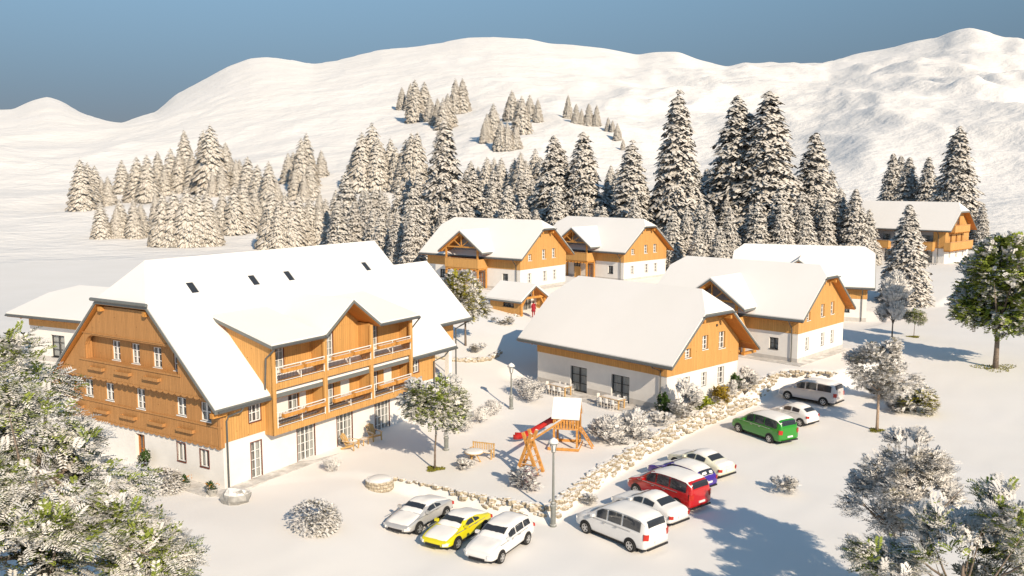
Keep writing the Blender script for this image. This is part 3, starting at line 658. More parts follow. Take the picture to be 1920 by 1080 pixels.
# roof
gable_roof(A, -16.0, .63, -1.0, 22.6, 4.95, 12.88, xm=-RY, wj0=2.46, aj0=1.9, mtx=ROT)
MB().tube([(-1.1, RY - 2.75, 10.62), (-1.1, RY + 2.75, 10.62)], .11, 8).build('gutter', 'fascia', A)
for yy, zz in ((RY - 2.2, 10.15), (RY + 2.2, 10.15), (-.25, 4.75), (15.6, 4.75)): MB().box(-.95, .05, yy - .13, yy + .13, zz - .28, zz).build('purlin', 'beam_dry', A)
gutter(A, (-.8, -.72, 4.84), (3.1, -.72, 4.84), .085); gutter(A, (17.0, -.72, 4.84), (22.5, -.72, 4.84), .085)
downpipe(A, [(1.0, -.72, 4.78), (.9, -.6, 4.55), (.35, -.14, 4.3), (.2, -.14, 4.05), (.2, -.14, -.3)], .06)
downpipe(A, [(21.3, -.72, 4.78), (21.1, -.5, 4.4), (20.2, -.14, 4.1), (20.2, -.14, 0)], .06)
# right wall, timber part left and right of the balcony block
sd_ = MB(); sd2 = MB(); swin = (1.94, 2.86, 3.52, 4.62); swin2 = (17.3, 18.4, 3.62, 4.6)
wall(sd_, PY(-.05), [(-.02, 2.75), (3.25, 2.75), (3.25, 5.0), (-.02, 5.0)], (swin,), depth=.16); wall(sd2, PY(-.05), [(16.75, 2.75), (20.45, 2.75), (20.45, 5.0), (16.75, 5.0)], (swin2,), depth=.16)
sd_.poly([(-.02, -.05, 2.75), (3.25, -.05, 2.75), (3.25, .05, 2.75), (-.02, .05, 2.75)]); sd_.build('timber_cladding', 'wood', A); sd2.build('timber_cladding', 'wood', A)
for h in (swin, swin2): window(A, PY(-.05), *h, depth=.12, nx=3, nz=2, fw=.05, trim='frame_red')
# balcony block
BX0, BX1, BF, BB = 3.2, 16.8, -.78, .42
posts = (3.2, 7.62, 12.14, 16.5); pw = .3; floors = (2.92, 5.72)
for x0, sg in ((BX0, -1), (BX1, 1)):
    blk = MB(); blk.poly([(x0, BF, 2.5), (x0, .0, 2.5), (x0, .0, 8.25), (x0, BF, 8.05)]); blk.poly([(x0, 0, 5.5), (x0, 4.15, 9.46), (x0, 0, 8.25)]); blk.build('dormer_cheek', 'wood', A)
for i, px in enumerate(posts):
    p_ = MB(); p_.box(px, px + pw, BF, BF + .12, 2.5, 8.0 if i in (0, 3) else 8.1)
    if 0 < i < 3: p_.box(px + .08, px + pw - .08, BF + .12, BB, 2.6, 8.2)
    else: p_.box(px + (.003 if i == 0 else pw - .06), px + (.06 if i == 0 else pw - .003), BF + .12, BB, 2.6, 8.0)
    p_.build('post', 'wood', A)
for z0, z1 in ((2.5, 2.92), (5.3, 5.72)):
    for i in range(3): MB().box(posts[i] + pw, posts[i + 1], BF + .005, BF + .09, z0, z1 - .004).build('edge_beam', 'wood', A)
    MB().box(BX0 + .02, BX1 - .02, BF + .09, BB, z1 - .2, z1 - .05).build('balcony_floor', 'wood', A)
    MB().box(BX0 + .3, BX1 - .3, BF + .02, BF + .3, z1 - .05, z1 - .01).build('floor_edge', 'fascia', A)
bk = MB(); l1 = []; l2 = []; wp = []
for i in range(3):
    X0 = posts[i] + pw
    if i == 0: l1.append((X0 + 2.1, X0 + 2.9, 2.92, 5.05)); wp += [(X0 + .3, X0 + 2.05), (X0 + 3.05, X0 + 3.6)]; l1.append((X0 + .02, X0 + .22, 2.92, 5.05))
    else: l1.append((X0 + .35, X0 + 1.75, 2.92, 5.05)); wp.append((X0 + 2.45, X0 + 3.3))
    l2.append((X0 + .4, X0 + 1.8, 5.72, 7.85))
wall(bk, PY(BB), [(BX0, 2.7), (BX1, 2.7), (BX1, 8.05), (12.3, 8.4), (10.05, 9.8), (7.8, 8.4), (BX0, 8.05)], l1 + l2, depth=.15)
bk.build('loggia_back', 'wood', A)
for h in l1 + l2: window(A, PY(BB), *h, depth=.12, nx=4 if h[1] - h[0] > 1 else 2, nz=4, fw=.05, trim='frame_red', door=True, mw=.02)
for a, b in wp: MB().box(a, b, BB - .03, BB - .004, 2.93, 5.0).build('white_panel', 'plaster', A)
for fz in floors:
    for i in range(3):
        x0, x1 = posts[i] + pw + .02, posts[i + 1] - .02; y = BF - .03
        r_ = MB(); r_.beam((x0 - .05, y, fz + .98), (x1 + .05, y, fz + .98), .06, .05); r_.beam((x0, y, fz + .08), (x1, y, fz + .08), .04, .03)
        for s in (x0, (x0 + x1) / 2, x1): r_.beam((s, y, fz), (s, y, fz + .97), .045)
        o = r_.build('railing', 'frame_white', A)
        b_ = MB(); n = int((x1 - x0) / .125)
        for k in range(1, n): b_.beam((x0 + (x1 - x0) * k / n, y, fz + .09), (x0 + (x1 - x0) * k / n, y, fz + .95), .018)
        struct(b_.build('balusters', 'gutter', o), 'stuff')
        for s in (.28, .76):
            c = x0 + (x1 - x0) * s; ln = (x1 - x0) * .42; z = fz + .62
            t_ = MB(); t_.box(c - ln / 2, c + ln / 2, y - .3, y - .26, z, z + .24); t_.box(c - ln / 2, c + ln / 2, y - .07, y - .03, z, z + .24); t_.box(c - ln / 2, c + ln / 2, y - .26, y - .07, z, z + .04); t_.box(c - ln / 2, c - ln / 2 + .04, y - .26, y - .07, z + .04, z + .24); t_.box(c + ln / 2 - .04, c + ln / 2, y - .26, y - .07, z + .04, z + .24)
            fb = t_.build('flower_box', 'beam_dry', A); sn = MB(); sn.box(c - ln / 2 + .05, c + ln / 2 - .05, y - .255, y - .075, z + .05, z + .235); sn.build('snow', 'snow_roof', fb)
# shed roof over the block and the small cross gable
sh = MB(); ss = MB(); so = MB()
yE, zE, yT = -1.2, 8.15, 4.35; zT = zE + (yT - yE) * .253
for a, b in ((2.85, 7.42), (12.68, 17.15)):
    qd = [(a, yE, zE), (b, yE, zE), (b, yT, zT), (a, yT, zT)]
    sh.slab(qd, .2); ss.slab([Vector(v) + Vector((0, 0, .12)) for v in inset(qd, .05)], .15); so.slab([Vector(v) - Vector((0, 0, .203)) for v in inset(qd, .08)], .04)
cx, hw, zp = 10.05, 2.7, 10.12; yG = -1.3
for sg in (-1, 1):
    qd = [(cx, yG, zp), (cx + sg * hw, yG, zE + .02), (cx + sg * hw, 4.9, zE + .02), (cx, 4.9, zp)]
    if sg == -1: qd = qd
    n_ = (Vector(qd[1]) - Vector(qd[0])).cross(Vector(qd[2]) - Vector(qd[1]))
    if n_.z < 0: qd = qd[::-1]
    sh.slab(qd, .2); ss.slab([Vector(v) + Vector((0, 0, .12)) for v in inset(qd, .05)], .15); so.slab([Vector(v) - Vector((0, 0, .203)) for v in inset(qd, .08)], .04)
dr = sh.build('dormer_roof', 'fascia', A); so.build('soffit', 'soffit', dr); ss.build('snow_cover', 'snow_roof', dr)
fa = MB(); fa.poly([(8.0, BB - .02, 8.2), (12.1, BB - .02, 8.2), (cx, BB - .02, 9.78)]); fa.build('gable_boarding', 'wood', A)
for a, b in ((2.9, 7.4), (12.7, 17.1)): gutter(A, (a, yE - .07, zE - .1), (b, yE - .07, zE - .1), .075)
downpipe(A, [(3.05, yE - .05, 8.0), (3.05, -.95, 7.7), (3.05, -.45, 7.3), (3.05, -.3, 5.35)], .055); downpipe(A, [(17.1, yE - .05, 8.0), (17.05, -.9, 7.6), (16.95, -.6, 7.2)], .055)
# skylights
for sx in (2.8, 7.8, 11.02, 19.2):
    sk_ = MB(); y0, y1 = 5.28, 6.08; P_ = lambda x, y, h: (x, y, 4.95 + (y + .63) * SL + h)
    def ring(x0, x1, ya, yb, h0, h1):
        k = len(sk_.v); sk_.v += [P_(x, y, h) for h in (h0, h1) for y in (ya, yb) for x in (x0, x1)]
        for f in ((0, 2, 3, 1), (4, 5, 7, 6), (0, 1, 5, 4), (2, 6, 7, 3), (0, 4, 6, 2), (1, 3, 7, 5)): sk_.f.append(tuple(k + i for i in f)); sk_.mi.append(0)
    ring(sx - .42, sx - .28, y0 - .05, y1 + .05, .05, .3); ring(sx + .28, sx + .42, y0 - .05, y1 + .05, .05, .3); ring(sx - .28, sx + .28, y0 - .05, y0 + .06, .05, .3); ring(sx - .28, sx + .28, y1 - .06, y1 + .05, .05, .3)
    o = sk_.build('skylight', 'frame_white', A); g = MB(); g.poly([P_(sx - .29, y0, .24), P_(sx + .29, y0, .24), P_(sx + .29, y1, .24), P_(sx - .29, y1, .24)]); g.build('pane', 'glass_dark', o)
# rear wing on columns
rw = MB(); wall(rw, PY(2.2), [(20.4, 3.9), (26, 3.9), (26, 7.3), (20.4, 7.3)], ((21.4, 22.9, 4.9, 7.0),), depth=.15); wall(rw, PX(20.42), [(2.2, 3.9), (9.2, 3.9), (9.2, 7.3), (2.2, 7.3)]); wall(rw, PXr(26), [(2.2, 3.9), (9.2, 3.9), (9.2, 7.3), (5.7, 10.5), (2.2, 7.3)]); wall(rw, PYr(9.2), [(20.4, 0), (26, 0), (26, 7.3), (20.4, 7.3)])
rw.poly([(20.4, 2.2, 3.9), (26, 2.2, 3.9), (26, 9.2, 3.9), (20.4, 9.2, 3.9)]); rw.build('wing_wall', 'wood', A)
window(A, PY(2.2), 21.4, 22.9, 4.9, 7.0, depth=.12, nx=4, nz=4, fw=.05, trim='frame_red', door=True)
gable_roof(A, -10.35, -1.05, 20.6, 27.1, 6.49, 10.94, xm=-5.7, mtx=ROT, name='wing_roof')
gutter(A, (22.7, .95, 6.38), (27.1, .95, 6.38), .08); downpipe(A, [(26.6, .95, 6.3), (26.3, 1.6, 5.9), (26.15, 2.05, 5.6), (26.15, 2.05, .8)], .06)
for cx_, cy_ in ((25.4, 2.25), (25.4, 8.8)): MB().box(cx_, cx_ + .45, cy_, cy_ + .4, .2, 3.88).build('column', 'plaster', A)
MB().box(20.41, 26, 2.3, 9.15, -.5, 1.1).build('wing_base', 'plinth', A)
br = MB(); br.beam((21.3, 2.1, 5.9), (23.0, 2.1, 5.9), .04); 
for k in range(14): br.beam((21.35 + k * .125, 2.1, 4.95), (21.35 + k * .125, 2.1, 5.88), .02)
br.build('railing', 'gutter', A)
# paving strips beside the houses
def paving(name, parent_m, pts, z):
    m_ = MB(); m_.slab([(x, y, z) for x, y in pts], .12); o = m_.build(name, 'slab'); return struct(o)
def strip(loc, rz, x0, x1, y0, y1, z, ragged=1.):
    c, s = math.cos(rz), math.sin(rz)
    loc_pts = [(x0, y0), (x1, y0), (x1, y1), (x0, y1)]
    return paving('pavement', None, [(loc[0] + c * a - s * b, loc[1] + s * a + c * b) for a, b in loc_pts], z)
strip((-16.83, 50.28), rad(58.02), -.9, 20.3, -1.0, .05, .02); strip((-16.83, 50.28), rad(58.02), -1.3, .05, .05, 8.6, .012)
strip((11.94, 67.2), rad(90 - 47.16), -2.1, .02, -.2, 14.2, .10)
strip((26.19, 80.27), rad(90 - 43.23), -1.2, .02, -.9, 15.5, 1.30); strip((26.19, 80.27), rad(90 - 43.23), .02, 10.2, -.9, .02, 1.292)
strip((1.02, 109.55), rad(90 - 37.37), .0, 10.2, -1.3, .02, 4.31); strip((1.02, 109.55), rad(90 - 37.37), -1.2, .0, -1.3, 5, 4.302)
# ------------------------------------------------------------------ vegetation
def conifer_mesh(name, seed, H, R, whorls, per, mats=('bark', 'conifer'), droop=.5, seg=4, wid=.5, base=.06, dens=1, tuft=.3):
    """spruce: tapered trunk, whorls of drooping boughs; every bough is a chain of short needle pads with hanging tips"""
    rn = random.Random(seed); b = MB()
    b.m = 0; b.tube([(0, 0, 0), (0, 0, H * .5), (0, 0, H * .98)], [H * .014, H * .009, .02], 6)
    b.m = 1; ph = rn.random() * 6
    for i in range(whorls):
        t = i / (whorls - 1); h = H * (base + (1 - base) * t ** .93)
        rl = R * (1 - t) ** .66 * min(1, .8 + t * 3) * (.93 + .14 * rn.random()) + .04 * R
        n = max(4, int(per * (.35 + .65 * (1 - t)))); ph += 2.4
        for k in range(n):
            a = ph + 2 * math.pi * k / n + rn.uniform(-.22, .22); l = rl * rn.uniform(.72, 1.1)
            if rn.random() < .05: continue
            ca, sa = math.cos(a), math.sin(a); hh = h + rn.uniform(-.032, .032) * H
            for j in range(seg):
                s0, s1 = j / seg, (j + 1.15) / seg
                if s0 < .12 and t < .8: s0 = .12
                def pt(s, off, dz=0): 
                    r_ = l * s; z = hh - droop * l * (s ** 1.6) * .55 + dz
                    return (ca * r_ - sa * off, sa * r_ + ca * off, z)
                w0 = wid * l * (.16 + .5 * math.sin(math.pi * min(1, s0 * .82 + .12))) * rn.uniform(.7, 1.15); w1 = wid * l * (.5 * math.sin(math.pi * min(1, s1 * .80 + .14)) + .04) * rn.uniform(.7, 1.1)
                jz = rn.uniform(-.05, .05) * l; sg = -.30 * wid * l
                c0, c1 = pt(s0, 0, jz + .04 * l), pt(s1, 0, jz)
                b.poly([c0, pt(s0, w0, jz + sg * .8), pt(s1, w1, jz + sg), c1]); b.poly([c0, c1, pt(s1, -w1, jz + sg), pt(s0, -w0, jz + sg * .8)])
                if dens > 1:
                    for q in range(dens):
                        o_ = rn.uniform(-1, 1) * w0 * 2.6; s_ = rn.uniform(s0, s1); e = tuft * rn.uniform(.7, 1.4)
                        p = pt(s_, o_, jz + sg * abs(o_) / max(w0, .01) * .4 + rn.uniform(-.1, .12)); d = a + rn.uniform(-1, 1) + (.9 if o_ > 0 else -.9)
                        x, y = math.cos(d) * e, math.sin(d) * e
                        b.poly([(p[0] - y * .4, p[1] + x * .4, p[2] + .02), (p[0] + y * .4, p[1] - x * .4, p[2] + .02), (p[0] + x + y * .15, p[1] + y - x * .15, p[2] - e * .5), (p[0] + x - y * .15, p[1] + y + x * .15, p[2] - e * .5)])
    b.soft = [tuple(Vector((v[0], v[1], .55 * math.hypot(v[0], v[1]) + .02)).normalized()) for v in b.v]
    return b.mesh(name, list(mats))
def frond(b, rn, p, d, ln, n, lw, frost, so=(0, 0, 1), lr=.42):
    """a pinnate spray: paired leaflets along a bent midrib"""
    d = Vector(d).normalized(); u = Vector((rn.uniform(-.4, .4), rn.uniform(-.4, .4), 1)); s = d.cross(u)
    if s.length < .05: s = Vector((1, 0, 0))
    s.normalize(); nn = s.cross(d).normalized(); p = Vector(p)
    for i in range(n):
        t = (i + .6) / n; c = p + d * ln * t - Vector((0, 0, 1)) * ln * .28 * t * t
        L = ln * lr * (1 - .55 * abs(t - .45)); w_ = lw
        for sg in (-1, 1):
            e = (s * sg * .85 + d * .55 + nn * rn.uniform(-.25, .25)).normalized(); wv = e.cross(nn).normalized() * w_ * .5
            a = c; q = c + e * L; m = c + e * L * .5
            b.poly([a, m + wv, q, m - wv]); b.att += [frost] * 4; b.soft += [so] * 4
    return b
def leafy_mesh(name, seed, crown, trunk_h, n, ln, lw, pairs=4, mats=('bark', 'leaf_frost'), frost=(.1, .9), clump=.45, fill=.55, trunk_r=.12, limbs=9, lean=(0, 0), spread=1., upward=.25, lobes=7, lr=.42):
    """broadleaf tree or bush. crown = list of (cx, cy, cz, rx, ry, rz); sprays sit in clumps all through the crown"""
    rn = random.Random(seed); b = MB(); b.m = 0; A0 = []
    c0 = crown[0]
    if trunk_r > 0:
        top = Vector((c0[0], c0[1], c0[2])); pts = [Vector((0, 0, -.3)), Vector((lean[0] * .3, lean[1] * .3, trunk_h * .5)), Vector((lean[0], lean[1], trunk_h)), top]
        b.tube(pts, [trunk_r, trunk_r * .8, trunk_r * .7, trunk_r * .3], 7)
        for i in range(limbs):
            c = crown[i % len(crown)]; a = i * 2.4; e = Vector((c[0] + c[3] * .75 * math.cos(a), c[1] + c[4] * .75 * math.sin(a), c[2] + c[5] * rn.uniform(-.2, .75)))
            s = Vector((lean[0], lean[1], trunk_h)).lerp(top, rn.uniform(0, .7)); m_ = s.lerp(e, .5) + Vector((0, 0, -.06 * c[5]))
            b.tube([s, m_, e], [trunk_r * .42, trunk_r * .26, .012], 5)
    b.att = [0.] * len(b.v); b.soft = [(0, 0, 1)] * len(b.v); b.m = 1
    cents = []
    for c in crown:
        for k in range(lobes):
            v = Vector((rn.gauss(0, 1), rn.gauss(0, 1), rn.gauss(0, 1))).normalized() * rn.uniform(.35, .9); cents.append((c, Vector((v.x * c[3], v.y * c[4], v.z * c[5]))))
    for i in range(n):
        c, cl = rn.choice(cents)
        v = Vector((rn.gauss(0, 1), rn.gauss(0, 1), rn.gauss(0, 1)))
        v = v.normalized() * rn.random() ** .4
        off = cl + Vector((v.x * c[3], v.y * c[4], v.z * c[5])) * clump * spread
        q = Vector((off.x / c[3], off.y / c[4], off.z / c[5]))
        if q.length > 1.08: off *= 1.08 / q.length * rn.uniform(.85, 1); q = q.normalized()
        if q.length < fill and rn.random() < .8: continue
        p = Vector((c[0], c[1], c[2])) + off
        d = Vector((off.x, off.y, off.z * .6)) + Vector((rn.uniform(-1, 1), rn.uniform(-1, 1), rn.uniform(-.6, .6) + upward * 2)) * c[3] * .6
        f = frost[0] + (frost[1] - frost[0]) * min(1, max(0, .5 + 1.5 * noise.noise(p * (1.9 / max(.6, c[3] * .45)) + Vector((seed, 0, 0))) + .3 * q.z + rn.uniform(-.2, .2)))
        frond(b, rn, p, d, ln * rn.uniform(.7, 1.2), pairs, lw, f, tuple((v.normalized() * .6 + q.normalized() * .6 + Vector((0, 0, .5))).normalized()), lr)
    return b.mesh(name, list(mats))
def tree(name, label, me, x, y, s=1., rz=0., group=None, z=None):
    """split one mesh with trunk + foliage slots into the thing's two parts"""
    key = me.name
    if key not in PARTS:
        out = []
        for idx, nm in ((0, 'trunk'), (1, 'crown')):
            mats = [p.material_index for p in me.polygons]; fs = [p for p in me.polygons if p.material_index == idx]
            if not fs: out.append(None); continue
            used = sorted({v for p in fs for v in p.vertices}); mp = {v: i for i, v in enumerate(used)}
            m2 = bpy.data.meshes.new(nm); m2.from_pydata([me.vertices[v].co[:] for v in used], [], [tuple(mp[v] for v in p.vertices) for p in fs]); m2.materials.append(me.materials[idx])
            if 'frost' in me.attributes:
                a = m2.attributes.new('frost', 'FLOAT', 'POINT'); d = me.attributes['frost'].data; a.data.foreach_set('value', [d[v].value for v in used])
            if 'soft' in me.attributes:
                a = m2.attributes.new('soft', 'FLOAT_VECTOR', 'POINT'); d = me.attributes['soft'].data; a.data.foreach_set('vector', [c for v in used for c in d[v].vector])
            if idx == 0: m2.polygons.foreach_set('use_smooth', [True] * len(fs))
            m2.update(); out.append(m2)
        PARTS[key] = out
    e = thing(name, label, 'tree' if 'tree' in name or 'spruce' in name else 'bush', (x, y, tz(x, y) if z is None else z), rz, group)
    e.scale = (s, s, s) if not hasattr(s, '__len__') else s
    for nm, m2 in zip(('trunk', 'crown'), PARTS[key]):
        if m2: link(nm, m2, e)
    return e
PARTS = {}
